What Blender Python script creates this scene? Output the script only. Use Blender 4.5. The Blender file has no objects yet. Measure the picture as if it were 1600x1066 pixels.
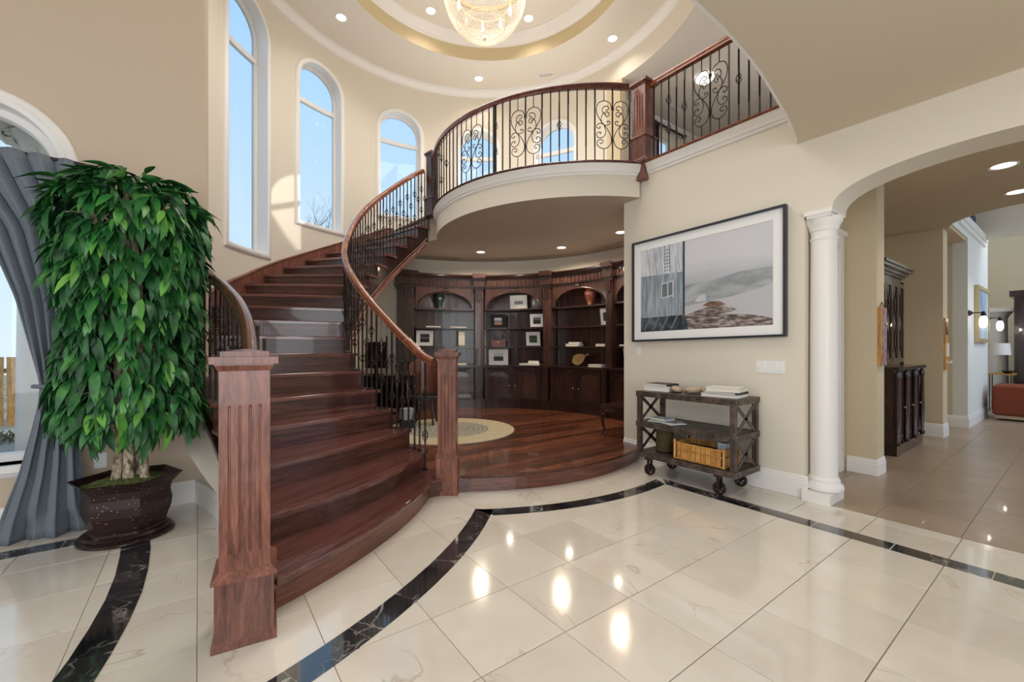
import bpy, bmesh, math, random
from math import sin, cos, pi, radians, atan2, hypot, sqrt
from mathutils import Vector, Matrix
from mathutils.geometry import tessellate_polygon

random.seed(7)
S = bpy.context.scene
COL = S.collection

# ------------------------------------------------------------------ camera, world, light, exposure
cam_d = bpy.data.cameras.new('camera'); cam = bpy.data.objects.new('camera', cam_d); COL.objects.link(cam)
cam.location = (0, 0, 1.35); cam.rotation_euler = (pi/2, 0, -radians(36.34))
cam_d.sensor_width = 36; cam_d.lens = 15.003; cam_d.shift_y = 0.00675; cam_d.clip_start = 0.05
S.camera = cam
S.view_settings.view_transform = 'Standard'
try: S.view_settings.look = 'None'
except Exception: pass
S.view_settings.gamma = 1.0
S.view_settings.use_curve_mapping = False
S.view_settings.exposure = 0.12
try:
    S.cycles.use_denoising = True
    S.cycles.max_bounces = 7; S.cycles.diffuse_bounces = 4; S.cycles.glossy_bounces = 3
    S.cycles.transparent_max_bounces = 8; S.cycles.sample_clamp_indirect = 5.0
    S.cycles.caustics_reflective = False; S.cycles.caustics_refractive = False
except Exception: pass

def srgb(r, g, b):
    f = lambda c: (c/255/12.92) if c/255 <= 0.04045 else ((c/255+0.055)/1.055)**2.4
    return (f(r), f(g), f(b), 1)

W = bpy.data.worlds.new('sky'); S.world = W; W.use_nodes = True
nt = W.node_tree; nt.nodes.clear()
o_ = nt.nodes.new('ShaderNodeOutputWorld'); bg = nt.nodes.new('ShaderNodeBackground')
tc = nt.nodes.new('ShaderNodeTexCoord'); sx = nt.nodes.new('ShaderNodeSeparateXYZ'); cr = nt.nodes.new('ShaderNodeValToRGB')
nt.links.new(tc.outputs['Generated'], sx.inputs[0]); nt.links.new(sx.outputs['Z'], cr.inputs[0])
cr.color_ramp.elements[0].position = 0.0; cr.color_ramp.elements[0].color = srgb(214, 232, 246)
cr.color_ramp.elements[1].position = 0.62; cr.color_ramp.elements[1].color = srgb(158, 205, 250)
nt.links.new(cr.outputs[0], bg.inputs['Color']); bg.inputs['Strength'].default_value = 1.08
nt.links.new(bg.outputs[0], o_.inputs[0])

def light(kind, name, loc, energy, color=(1, 1, 1), size=1.0, size_y=None, rot=(0, 0, 0), spot=None, soft=0.05):
    d = bpy.data.lights.new(name, kind); d.energy = energy; d.color = color
    if kind == 'AREA':
        d.shape = 'RECTANGLE' if size_y else 'SQUARE'; d.size = size
        if size_y: d.size_y = size_y
    elif kind == 'SPOT':
        d.spot_size = radians(spot or 120); d.spot_blend = 0.8; d.shadow_soft_size = soft
    elif kind == 'SUN': d.angle = soft
    else: d.shadow_soft_size = soft
    o = bpy.data.objects.new(name, d); COL.objects.link(o); o.location = loc; o.rotation_euler = rot
    return o
WARM = (1.0, 0.91, 0.79); DAY = (0.93, 0.97, 1.0); NEUT = (1.0, 0.965, 0.92)
def aim(frm, to):
    return (Vector(to)-Vector(frm)).to_track_quat('-Z', 'Y').to_euler()
light('SUN', 'sun', (0, 0, 12), 2.4, (1.0, 0.95, 0.87), soft=0.01, rot=aim((5.93, 6.55, 5.35), (1.08, 7.67, 3.6)))
# area lights added indoors in place of daylight from unseen windows, then fill
light('AREA', 'entry_window_fill', (-0.6, -2.9, 2.0), 150, DAY, 4.6, 3.0, aim((-0.6, -2.9, 2.0), (1.6, 4.0, 1.9)))
light('AREA', 'side_window_fill', (-3.6, 1.4, 2.0), 55, DAY, 3.2, 2.8, aim((-3.6, 1.4, 2.0), (2.5, 2.6, 1.2)))
light('AREA', 'foyer_fill', (1.9, 1.2, 3.1), 12, NEUT, 3.6, 2.6, (0, 0, 0))  # soft fill added under the soffit in place of recessed lights
light('AREA', 'rotunda_bounce', (2.6, 4.6, 6.2), 110, NEUT, 3.0, 3.0, (0, 0, 0))  # area light added as fill for bounced light, no fixture
light('AREA', 'ceiling_fill', (4.3, 5.7, 4.0), 34, NEUT, 2.0, 2.0, (pi, 0, 0))  # no fixture: added facing up to brighten the rotunda ceiling

# ------------------------------------------------------------------ mesh helpers
MW = {}                       # world matrices of the empties
class MB:
    def __init__(s): s.v = []; s.f = []; s.m = []; s.cm = 0
    def add(s, vs, fs):
        b = len(s.v); s.v += [tuple(v) for v in vs]; s.f += [[b+i for i in f] for f in fs]; s.m += [s.cm]*len(fs); return s
    def box(s, x0, y0, z0, x1, y1, z1, M=None):
        vs = [(x0,y0,z0),(x1,y0,z0),(x1,y1,z0),(x0,y1,z0),(x0,y0,z1),(x1,y0,z1),(x1,y1,z1),(x0,y1,z1)]
        if M: vs = [M @ Vector(v) for v in vs]
        return s.add(vs, [(0,3,2,1),(4,5,6,7),(0,1,5,4),(1,2,6,5),(2,3,7,6),(3,0,4,7)])
    def cbox(s, c, d, rz=0):
        M = Matrix.Translation(c) @ Matrix.Rotation(rz, 4, 'Z')
        return s.box(-d[0]/2, -d[1]/2, -d[2]/2, d[0]/2, d[1]/2, d[2]/2, M)
    def bar(s, a, b, w, h=None):
        a = Vector(a); b = Vector(b); h = h or w
        return s.sweep([a, b], [(-w/2,-h/2),(w/2,-h/2),(w/2,h/2),(-w/2,h/2)])
    def prism(s, poly, z0, z1):
        n = len(poly); tri = tessellate_polygon([[Vector((p[0], p[1], 0)) for p in poly]])
        b = [(p[0], p[1], z0) for p in poly]+[(p[0], p[1], z1) for p in poly]
        fs = [[t[0]+n, t[1]+n, t[2]+n] for t in tri]+[[t[2], t[1], t[0]] for t in tri]
        fs += [(i, (i+1) % n, (i+1) % n+n, i+n) for i in range(n)]
        return s.add(b, fs)
    def plate(s, loops, fn, t):
        """flat polygon with holes, loops of 2D points, fn(a, b, depth) -> 3D"""
        tri = tessellate_polygon([[Vector((p[0], p[1], 0)) for p in l] for l in loops])
        fl = [p for l in loops for p in l]; n = len(fl)
        vs = [fn(p[0], p[1], 0) for p in fl]+[fn(p[0], p[1], t) for p in fl]
        fs = [list(x) for x in tri]+[[x[2]+n, x[1]+n, x[0]+n] for x in tri]; k = 0
        for l in loops:
            m = len(l)
            for i in range(m): fs.append((k+i, k+(i+1) % m, k+(i+1) % m+n, k+i+n))
            k += m
        return s.add(vs, fs)
    def sweep(s, path, prof, closed=False, up=(0, 0, 1), caps=True, scale=None):
        P = [Vector(p) for p in path]; n = len(P); m = len(prof); vs = []; up = Vector(up)
        for i in range(n):
            a = P[i-1] if (i > 0 or closed) else P[i]; b = P[(i+1) % n] if (i < n-1 or closed) else P[i]
            t = (b-a)
            t = t.normalized() if t.length > 1e-9 else Vector((0, 1, 0))
            u_ = up if abs(t.dot(up)) < 0.98 else Vector((1, 0, 0))
            r = t.cross(u_).normalized(); q = r.cross(t).normalized(); k = scale[i] if scale else 1
            vs += [P[i]+r*(x*k)+q*(y*k) for x, y in prof]
        fs = []
        for i in range(n if closed else n-1):
            j = (i+1) % n
            for k in range(m):
                l = (k+1) % m; fs.append((i*m+k, i*m+l, j*m+l, j*m+k))
        if caps and not closed: fs += [list(range(m))[::-1], [(n-1)*m+k for k in range(m)]]
        return s.add(vs, fs)
    def tube(s, path, r, n=6, closed=False, scale=None):
        return s.sweep(path, [(r*cos(2*pi*k/n), r*sin(2*pi*k/n)) for k in range(n)], closed, scale=scale)
    def lathe(s, prof, n=24, c=(0, 0, 0), a0=0, a1=2*pi, axis=None):
        full = abs(a1-a0-2*pi) < 1e-6; cols = n if full else n+1; m = len(prof); vs = []
        for i in range(cols):
            a = a0+(a1-a0)*i/n
            for r, z in prof:
                v = Vector((r*cos(a), r*sin(a), z))
                if axis: v = axis @ v
                vs.append(v+Vector(c))
        fs = []
        for i in range(n):
            j = (i+1) % cols
            for k in range(m-1): fs.append((i*m+k, j*m+k, j*m+k+1, i*m+k+1))
        return s.add(vs, fs)
    def arcbox(s, C, r0, r1, a0, a1, z0, z1, n=6):
        """ring segment between two angles (degrees)"""
        vs = []; n = max(1, n)
        for i in range(n+1):
            a = radians(a0+(a1-a0)*i/n)
            for r, z in ((r0, z0), (r1, z0), (r1, z1), (r0, z1)): vs.append((C[0]+r*cos(a), C[1]+r*sin(a), z))
        fs = [(i*4+k, i*4+(k+1) % 4, i*4+4+(k+1) % 4, i*4+4+k) for i in range(n) for k in range(4)]
        fs += [(3, 2, 1, 0), (n*4, n*4+1, n*4+2, n*4+3)]
        return s.add(vs, fs)

def link(name, me, parent=None):
    o = bpy.data.objects.new(name, me); COL.objects.link(o)
    if parent is not None: o.parent = parent
    return o
def root_of(o):
    while o.parent is not None: o = o.parent
    return o
def put(name, mb, mats, parent=None, smooth=None, fix=True, kind=None, label=None, local=False):
    """vertices in world space (or in the thing's space if local); the object is linked under its parent"""
    me = bpy.data.meshes.new(name); vs = mb.v
    if parent is not None and not local:
        R = root_of(parent)
        if R.name in MW:
            Mi = MW[R.name].inverted(); vs = [tuple(Mi @ Vector(v)) for v in vs]
    me.from_pydata([tuple(v) for v in vs], [], mb.f)
    mats = mats if isinstance(mats, (list, tuple)) else [mats]
    for m in mats: me.materials.append(m)
    if len(mats) > 1: me.polygons.foreach_set('material_index', mb.m)
    if fix:
        bm = bmesh.new(); bm.from_mesh(me); bmesh.ops.recalc_face_normals(bm, faces=bm.faces); bm.to_mesh(me); bm.free()
    if smooth is not None:
        me.polygons.foreach_set('use_smooth', [True]*len(me.polygons))
        try: me.set_sharp_from_angle(angle=radians(smooth))
        except Exception: pass
    me.update()
    o = link(name, me, parent)
    if kind: o['kind'] = kind
    if label: o['label'] = label
    return o
def put_along(name, mb, m, parent, a, b, **k):
    """board whose own x axis runs from a to b, so the grain follows it"""
    o = put(name, mb, m, parent, **k); d = Vector((b[0]-a[0], b[1]-a[1])); R_ = Matrix.Translation((0, 0, 0)) @ Matrix.Rotation(atan2(d.y, d.x), 4, 'Z')
    o.data.transform(R_.inverted()); o.matrix_local = R_; return o
def thing(name, label, cat, loc=(0, 0, 0), rz=0, group=None):
    o = bpy.data.objects.new(name, None); COL.objects.link(o); o.location = loc; o.rotation_euler = (0, 0, rz)
    o.empty_display_size = 0.1
    o['label'] = label; o['category'] = cat
    if group: o['group'] = group
    MW[o.name] = Matrix.Translation(loc) @ Matrix.Rotation(rz, 4, 'Z')
    return o
def tag(o, label, cat, group=None):
    o['label'] = label; o['category'] = cat
    if group: o['group'] = group
    return o
def struct(name, mb=None, mats=None, parent=None, smooth=None, fix=True):
    if mb is None:
        o = bpy.data.objects.new(name, None); COL.objects.link(o); MW[o.name] = Matrix.Identity(4)
    else: o = put(name, mb, mats, parent, smooth, fix)
    if parent is None: o['kind'] = 'structure'
    return o
def copy_tree(o, parent=None):
    c = o.copy(); COL.objects.link(c); c.parent = parent
    for ch in list(o.children): copy_tree(ch, c)
    return c
def arc(C, r, a0, a1, n, z=None):
    out = []
    for i in range(n+1):
        a = radians(a0+(a1-a0)*i/n); p = (C[0]+r*cos(a), C[1]+r*sin(a))
        out.append(p if z is None else (p[0], p[1], z))
    return out
def lerp(x, xs, ys):
    if xs[0] > xs[-1]: xs = xs[::-1]; ys = ys[::-1]
    if x <= xs[0]: return ys[0]
    for i in range(len(xs)-1):
        if x <= xs[i+1]: return ys[i]+(ys[i+1]-ys[i])*(x-xs[i])/(xs[i+1]-xs[i])
    return ys[-1]
def clip(poly, cl):
    """Sutherland-Hodgman, cl convex and counter-clockwise"""
    out = list(poly)
    for i in range(len(cl)):
        a = cl[i]; b = cl[(i+1) % len(cl)]; inp = out; out = []
        if not inp: return []
        side = lambda p: (b[0]-a[0])*(p[1]-a[1])-(b[1]-a[1])*(p[0]-a[0])
        for k in range(len(inp)):
            p = inp[k-1]; q = inp[k]; sp = side(p); sq = side(q)
            if (sp >= 0) != (sq >= 0):
                t = sp/(sp-sq); out.append((p[0]+(q[0]-p[0])*t, p[1]+(q[1]-p[1])*t))
            if sq >= 0: out.append(q)
    return out

# ------------------------------------------------------------------ materials
def mat(name, col, rough=0.5, metal=0.0, spec=0.5, coat=0.0, build=None, emit=None, strength=0):
    m = bpy.data.materials.new(name); m.use_nodes = True; n = m.node_tree.nodes; l = m.node_tree.links
    b = n['Principled BSDF']; b.inputs['Base Color'].default_value = col; b.inputs['Roughness'].default_value = rough
    b.inputs['Metallic'].default_value = metal
    try: b.inputs['Specular IOR Level'].default_value = spec; b.inputs['Coat Weight'].default_value = coat; b.inputs['Coat Roughness'].default_value = 0.035
    except Exception: pass
    if emit: b.inputs['Emission Color'].default_value = emit; b.inputs['Emission Strength'].default_value = strength
    if build: build(n, l, b)
    m.diffuse_color = col
    return m
def tex(n, l, kind, scale=5, stretch=None, coords='Object', detail=4, rnd=False, rotz=0, rough=0.55, dist=0.0):
    t = n.new('ShaderNodeTexCoord'); mp = n.new('ShaderNodeMapping')
    if coords == 'World':
        g = n.new('ShaderNodeNewGeometry'); src = g.outputs['Position']
    else: src = t.outputs[coords]
    l.new(src, mp.inputs['Vector'])
    if stretch: mp.inputs['Scale'].default_value = stretch
    mp.inputs['Rotation'].default_value = (0, 0, rotz)
    out = mp.outputs['Vector']
    if rnd:
        oi = n.new('ShaderNodeObjectInfo'); ad = n.new('ShaderNodeVectorMath'); ad.operation = 'MULTIPLY_ADD'
        cb = n.new('ShaderNodeCombineXYZ')
        for k in range(3): l.new(oi.outputs['Random'], cb.inputs[k])
        l.new(cb.outputs[0], ad.inputs[0]); ad.inputs[1].default_value = (37, 71, 53); l.new(out, ad.inputs[2]); out = ad.outputs[0]
    x = n.new({'noise': 'ShaderNodeTexNoise', 'voronoi': 'ShaderNodeTexVoronoi', 'wave': 'ShaderNodeTexWave'}[kind])
    x.inputs['Scale'].default_value = scale
    if kind == 'noise':
        x.inputs['Detail'].default_value = detail; x.inputs['Roughness'].default_value = rough; x.inputs['Distortion'].default_value = dist
    l.new(out, x.inputs['Vector'])
    return x
def ramp(n, l, src, stops):
    r = n.new('ShaderNodeValToRGB'); e = r.color_ramp.elements
    while len(e) < len(stops): e.new(0.5)
    for k, (p, c) in enumerate(stops): e[k].position = p; e[k].color = c
    l.new(src, r.inputs[0]); return r
def bump(n, l, b, src, strength=0.2, dist=0.01):
    bp = n.new('ShaderNodeBump'); bp.inputs['Strength'].default_value = strength; bp.inputs['Distance'].default_value = dist
    l.new(src, bp.inputs['Height']); l.new(bp.outputs[0], b.inputs['Normal'])
def mixc(n, l, fac, a, b, mode='MIX'):
    m = n.new('ShaderNodeMix'); m.data_type = 'RGBA'; m.blend_type = mode
    for sock, v in ((m.inputs[0], fac), (m.inputs[6], a), (m.inputs[7], b)):
        if hasattr(v, 'is_output') or hasattr(v, 'links') and not isinstance(v, (int, float, tuple)): l.new(v, sock)
        else: sock.default_value = v
    return m.outputs[2]

def paint(name, c, b=0.12):
    def f(n, l, s):
        x = tex(n, l, 'noise', 95, coords='World', detail=2); bump(n, l, s, x.outputs[0], b, 0.004)
    return mat(name, c, 0.75, spec=0.25, build=f)
M_wall = paint('cream_wall_paint', srgb(228, 219, 203))
M_wall_l = paint('warm_beige_wall_paint', srgb(206, 186, 164))
M_tan = paint('tan_hall_paint', srgb(212, 195, 165))
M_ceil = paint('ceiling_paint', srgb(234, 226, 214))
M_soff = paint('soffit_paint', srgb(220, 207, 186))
M_white = mat('white_trim_paint', srgb(242, 238, 234), 0.35)
M_plast = mat('white_plastic', srgb(238, 238, 238), 0.4)
def wood(name, dark, mid, lite, stretch, rough=0.28, coat=0.3, scale=3.0, rnd=True, var=(.78, 1.25)):
    def f(n, l, s):
        a = tex(n, l, 'noise', scale, stretch, detail=8, rnd=rnd, dist=1.2, rough=0.6)
        b2 = tex(n, l, 'noise', scale*7, stretch, detail=4, rnd=rnd)
        m = mixc(n, l, 0.35, a.outputs[0], b2.outputs[0])
        r = ramp(n, l, m, [(0.33, dark), (0.5, mid), (0.68, lite)])
        oi = n.new('ShaderNodeObjectInfo'); mr = n.new('ShaderNodeMapRange'); mr.inputs[3].default_value = var[0]; mr.inputs[4].default_value = var[1]
        l.new(oi.outputs['Random'], mr.inputs[0]); hs = n.new('ShaderNodeHueSaturation'); l.new(r.outputs[0], hs.inputs['Color']); l.new(mr.outputs[0], hs.inputs['Value'])
        l.new(hs.outputs[0], s.inputs['Base Color']); bump(n, l, s, b2.outputs[0], 0.08, 0.002)
    return mat(name, mid, rough, coat=coat, build=f)
MAH = (srgb(40, 22, 20), srgb(80, 46, 39), srgb(114, 70, 58))
M_step = wood('mahogany_along', *MAH, (0.35, 7, 7), 0.3, 0.3, 2.5)
M_bent = wood('mahogany_bent', srgb(56, 30, 24), srgb(96, 54, 42), srgb(130, 80, 62), (0.7, 0.7, 9), 0.3, 0.3, 2.5)
M_tread = wood('mahogany_tread', srgb(66, 36, 34), srgb(104, 62, 55), srgb(134, 86, 76), (0.35, 9, 9), 0.2, 0.7, 2.5)  # lighter than the risers: reflected light is put into the colour
M_post = wood('mahogany_upright', srgb(72, 42, 36), srgb(122, 76, 62), srgb(154, 102, 84), (6, 6, 0.7), 0.34, 0.2)
M_rail = wood('mahogany_rail', srgb(92, 48, 34), srgb(142, 82, 58), srgb(178, 110, 78), (3, 3, 3), 0.22, 0.6)
M_rail_dark = wood('dark_mahogany_rail', srgb(58, 26, 24), srgb(90, 44, 36), srgb(118, 62, 48), (3, 3, 3), 0.22, 0.5)
M_floorwood = wood('mahogany_planks', srgb(46, 25, 19), srgb(98, 55, 39), srgb(160, 98, 66), (0.5, 12, 12), 0.25, 0.25, 2.0, True, (.5, 1.5))
M_case = wood('dark_bookcase_wood', srgb(28, 16, 15), srgb(50, 30, 27), srgb(72, 44, 39), (5, 5, 0.7), 0.3, 0.3)
M_case_l = wood('reddish_bookcase_wood', srgb(36, 20, 18), srgb(62, 37, 32), srgb(86, 52, 44), (5, 5, 0.7), 0.3, 0.3)
M_espresso = wood('espresso_wood', srgb(24, 12, 11), srgb(48, 26, 22), srgb(72, 40, 34), (5, 5, 0.8), 0.25, 0.5)
M_iron = mat('dark_bronze_iron', srgb(58, 50, 46), 0.35, 0.6)
M_black = mat('black_lacquer', srgb(18, 17, 19), 0.2, coat=0.4)
M_blackm = mat('matte_black', srgb(30, 32, 36), 0.5)

def marble(name, base, vein, cloud, rough, vs=1.3, vw=0.012, coat=0.5, amount=1.0):
    def f(n, l, s):
        cl = tex(n, l, 'noise', 2.2, coords='Object', detail=6, rnd=True, dist=0.6)
        r1 = ramp(n, l, cl.outputs[0], [(0.3, base), (0.72, cloud)])
        v = tex(n, l, 'noise', vs, coords='Object', detail=5, rnd=True, dist=0.9, rough=0.5)
        su = n.new('ShaderNodeMath'); su.operation = 'SUBTRACT'; su.inputs[1].default_value = 0.5; l.new(v.outputs[0], su.inputs[0])
        ab = n.new('ShaderNodeMath'); ab.operation = 'ABSOLUTE'; l.new(su.outputs[0], ab.inputs[0])
        r2 = ramp(n, l, ab.outputs[0], [(0.0, (amount, amount, amount, 1)), (vw, (0, 0, 0, 1))])
        k = tex(n, l, 'noise', 1.6, coords='Object', detail=1, rnd=True)
        r3 = ramp(n, l, k.outputs[0], [(0.47, (0, 0, 0, 1)), (0.6, (1, 1, 1, 1))])
        mu = n.new('ShaderNodeMath'); mu.operation = 'MULTIPLY'; l.new(r2.outputs[0], mu.inputs[0]); l.new(r3.outputs[0], mu.inputs[1])
        c = mixc(n, l, mu.outputs[0], r1.outputs[0], vein)
        oi = n.new('ShaderNodeObjectInfo'); mr = n.new('ShaderNodeMapRange'); mr.inputs[3].default_value = 0.93; mr.inputs[4].default_value = 1.04
        l.new(oi.outputs['Random'], mr.inputs[0])
        hs = n.new('ShaderNodeHueSaturation'); l.new(c, hs.inputs['Color']); l.new(mr.outputs[0], hs.inputs['Value'])
        l.new(hs.outputs[0], s.inputs['Base Color'])
    return mat(name, base, rough, coat=coat, spec=0.6, build=f)
M_marble = marble('cream_marble', srgb(228, 221, 209), srgb(176, 158, 138), srgb(216, 205, 190), 0.10, vs=0.9, vw=0.006, amount=0.6)
M_blackmarble = marble('black_marble', srgb(24, 24, 28), srgb(176, 172, 168), srgb(58, 56, 58), 0.08, vs=4.5, vw=0.022, coat=0.8, amount=0.7)
M_brown = marble('taupe_stone_tile', srgb(168, 146, 124), srgb(120, 100, 84), srgb(150, 130, 110), 0.32, amount=0.3, coat=0.1)
M_grout = mat('grout', srgb(150, 138, 120), 0.8)
M_grout_d = mat('dark_grout', srgb(92, 80, 70), 0.8)
def leafm(n, l, s):
    oi = n.new('ShaderNodeObjectInfo'); x = tex(n, l, 'noise', 6, detail=2, coords='World')
    m = mixc(n, l, 0.5, oi.outputs['Random'], x.outputs[0])
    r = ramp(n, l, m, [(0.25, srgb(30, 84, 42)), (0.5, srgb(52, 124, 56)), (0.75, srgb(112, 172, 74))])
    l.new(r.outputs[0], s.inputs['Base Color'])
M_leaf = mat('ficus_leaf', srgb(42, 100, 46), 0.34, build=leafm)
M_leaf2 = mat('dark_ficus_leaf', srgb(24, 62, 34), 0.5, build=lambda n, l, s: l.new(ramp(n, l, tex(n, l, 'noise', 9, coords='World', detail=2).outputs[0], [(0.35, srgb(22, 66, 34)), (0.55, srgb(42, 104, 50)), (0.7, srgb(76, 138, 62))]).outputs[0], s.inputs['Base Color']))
def barkm(n, l, s):
    x = tex(n, l, 'noise', 40, (1, 1, 0.5), detail=4)
    l.new(ramp(n, l, x.outputs[0], [(0.35, srgb(96, 80, 62)), (0.5, srgb(168, 150, 128)), (0.65, srgb(212, 198, 176))]).outputs[0], s.inputs['Base Color']); bump(n, l, s, x.outputs[0], 0.8, 0.01)
M_bark = mat('pale_bark', srgb(168, 150, 128), 0.8, build=barkm)
M_moss = mat('moss', srgb(80, 96, 44), 0.9, build=lambda n, l, s: (l.new(ramp(n, l, tex(n, l, 'noise', 50, detail=3).outputs[0], [(0.35, srgb(52, 60, 28)), (0.6, srgb(112, 124, 62))]).outputs[0], s.inputs['Base Color'])))
def fabric(name, c1, c2, sc=300, rough=0.9):
    def f(n, l, s):
        x = tex(n, l, 'noise', sc, detail=2); l.new(ramp(n, l, x.outputs[0], [(0.35, c1), (0.65, c2)]).outputs[0], s.inputs['Base Color']); bump(n, l, s, x.outputs[0], 0.2, 0.002)
    return mat(name, c1, rough, spec=0.2, build=f)
M_curtain = fabric('grey_linen', srgb(98, 106, 114), srgb(130, 138, 146))
M_rug = fabric('flat_woven_rug', srgb(176, 160, 132), srgb(206, 194, 168), 60)
M_rugb = fabric('blue_grey_wool', srgb(112, 118, 122), srgb(164, 158, 146), 40)
M_rust = fabric('rust_upholstery', srgb(112, 56, 38), srgb(142, 76, 54), 80)
def steelm(n, l, s):
    x = tex(n, l, 'noise', 12, detail=6, rnd=True); l.new(ramp(n, l, x.outputs[0], [(0.35, srgb(62, 54, 50)), (0.55, srgb(92, 80, 72)), (0.72, srgb(124, 106, 90))]).outputs[0], s.inputs['Base Color'])
M_steel = mat('rusty_brown_steel', srgb(92, 80, 72), 0.45, 0.35, build=steelm)
M_bamb = wood('split_bamboo', srgb(138, 88, 36), srgb(192, 138, 70), srgb(224, 178, 108), (8, 8, 1), 0.4, 0.1, 4)
M_wick = fabric('dark_wicker', srgb(70, 58, 42), srgb(112, 96, 70), 90)
M_page = mat('book_pages', srgb(232, 226, 214), 0.8)
M_bookw = mat('white_book_cover', srgb(236, 236, 234), 0.5)
M_bookg = mat('grey_book_cover', srgb(150, 156, 162), 0.5)
M_bookb = mat('black_book_cover', srgb(40, 40, 44), 0.5)
M_bookgr = mat('sage_book_cover', srgb(148, 158, 130), 0.6)
M_shell = mat('shell', srgb(190, 168, 140), 0.6)
M_mat = mat('mat_board', srgb(240, 240, 238), 0.8)
M_frame = mat('charcoal_frame', srgb(40, 46, 52), 0.4)
M_blue = mat('green_glaze', srgb(44, 62, 58), 0.3, coat=0.4)
M_terra = mat('terracotta_glaze', srgb(150, 80, 56), 0.3, coat=0.4)
M_gold = mat('pale_gilt', srgb(196, 176, 130), 0.4, 0.3)
M_glow = mat('lamp_glow', (1, 1, 1, 1), 0.5, emit=(1.0, 0.95, 0.86, 1), strength=3.5)
M_glow_soft = mat('lamp_glow_soft', (1, 1, 1, 1), 0.5, emit=(1.0, 0.93, 0.8, 1), strength=2.2)
M_cryst = mat('crystal_beads', srgb(214, 200, 178), 0.2, spec=0.8, coat=0.6, emit=(1.0, 0.88, 0.7, 1), strength=0.03)
def glassm():
    m = bpy.data.materials.new('window_glass'); m.use_nodes = True; n = m.node_tree.nodes; l = m.node_tree.links; n.clear()
    o = n.new('ShaderNodeOutputMaterial'); t = n.new('ShaderNodeBsdfTransparent'); g = n.new('ShaderNodeBsdfGlossy'); g.inputs['Roughness'].default_value = 0.02
    f = n.new('ShaderNodeFresnel'); f.inputs[0].default_value = 1.45; x = n.new('ShaderNodeMixShader'); t.inputs[0].default_value = (0.97, 0.985, 0.98, 1)
    l.new(f.outputs[0], x.inputs[0]); l.new(t.outputs[0], x.inputs[1]); l.new(g.outputs[0], x.inputs[2]); l.new(x.outputs[0], o.inputs[0]); return m
M_glass = glassm()
def potm(n, l, s):
    v = tex(n, l, 'voronoi', 34); l.new(ramp(n, l, v.outputs['Distance'], [(0.10, srgb(140, 120, 110)), (0.2, srgb(52, 34, 32))]).outputs[0], s.inputs['Base Color'])
    x = tex(n, l, 'noise', 8); bump(n, l, s, x.outputs[0], 0.2, 0.01)
M_pot = mat('hammered_bronze_pot', srgb(52, 34, 32), 0.35, 0.4, build=potm)
def flat(name, *c, rough=0.6): return mat(name, srgb(*c), rough)

# ------------------------------------------------------------------ key geometry
C = (3.04, 5.11); RW = 3.23            # rotunda wall
CC = (3.20, 5.06)                      # ceiling rings and chandelier
CB = (5.30, 5.42)                      # balcony edge arc
CP = (3.35, 5.40); RP = 2.325          # platform edge
CS = (-1.06, 5.71); RS = 3.50          # first step bow
ZP = 0.155; ZF = 3.60; ZS = 3.195
UW = 4.385                             # wall with the big picture
def P(a, r=RW, z=0): return (C[0]+r*cos(radians(a)), C[1]+r*sin(radians(a)), z)

# ------------------------------------------------------------------ floor with separate stone tiles
G = 0.46986; U0 = 0.936; V0 = 1.484
fl = struct('floor', MB().box(-6, -5, -0.12, 17, 10, -0.004), M_grout)
keep = 0
def tile_mesh(name, w, h, g1, g2, t=0.03, c=0.0012):
    mb = MB(); x0, x1, y0, y1 = g1/2, w-g1/2, g2/2, h-g2/2
    vs = [(x0,y0,-t),(x1,y0,-t),(x1,y1,-t),(x0,y1,-t),(x0,y0,-c),(x1,y0,-c),(x1,y1,-c),(x0,y1,-c),(x0+c,y0+c,0),(x1-c,y0+c,0),(x1-c,y1-c,0),(x0+c,y1-c,0)]
    fs = [(0,1,5,4),(1,2,6,5),(2,3,7,6),(3,0,4,7),(4,5,9,8),(5,6,10,9),(6,7,11,10),(7,4,8,11),(8,9,10,11)]
    mb.add(vs, fs); me = bpy.data.meshes.new(name); me.from_pydata(mb.v, [], mb.f); return me
T_full = tile_mesh('marble_tile', G, G, 0.003, 0.005); T_full.materials.append(M_marble)
cut = 4.36-(U0+7*G)
T_cut = tile_mesh('marble_tile_cut', cut, G, 0.003, 0.005); T_cut.materials.append(M_marble)
T_br = tile_mesh('stone_tile', G, 0.487, 0.004, 0.006); T_br.materials.append(M_brown)
def seen(u, v, lim=0.35):
    d = 0.5925*u+0.8055*v; x = 0.8055*u-0.5925*v
    return d > lim and abs(x)/d < 1.32 and d > 1.35
for i in range(-9, 8):
    for j in range(-4, 8):
        u = U0+i*G; v = V0+j*G
        if not seen(u+G/2, v+G/2): continue
        if v > 4.7 or (hypot(u+G/2-CP[0], v+G/2-CP[1]) < RP-0.4 and u > 1.3) or v > 4.05 and u > 0.35 or (v > 3.4 and u > 0.8 and hypot(u-CS[0], v-CS[1]) < 3.4): continue
        if u > 4.3: continue
        o = link('tile', T_cut if i == 7 else T_full, fl); o.location = (u, v, 0)
# far remainder of the marble, under walls and behind the viewer
rest = MB()
for k in range(0, 1): rest.box(-6, -5, -0.03, 4.36, -0.4, -0.0005)
put('tile_field', rest, M_marble, fl, kind='stuff')
far = MB()
for i in range(0, 27):
    for j in range(-9, 3):
        u = 4.36+i*G; v = 0.553+j*0.487
        d = 0.5925*u+0.8055*v
        if v > 1.7 and u < 5.8 or v > 2.0: continue
        if i < 14 and seen(u+.2, v+.2) and (0.8055*(u+.2)-0.5925*(v+.2))/d < 1.25:
            o = link('tile', T_br, fl); o.location = (u, v, 0)
        else: far.box(u+.002, v+.003, -0.03, u+G-.002, v+.484, 0)
put('distant_tiles', far, M_brown, fl, kind='stuff')

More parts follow.
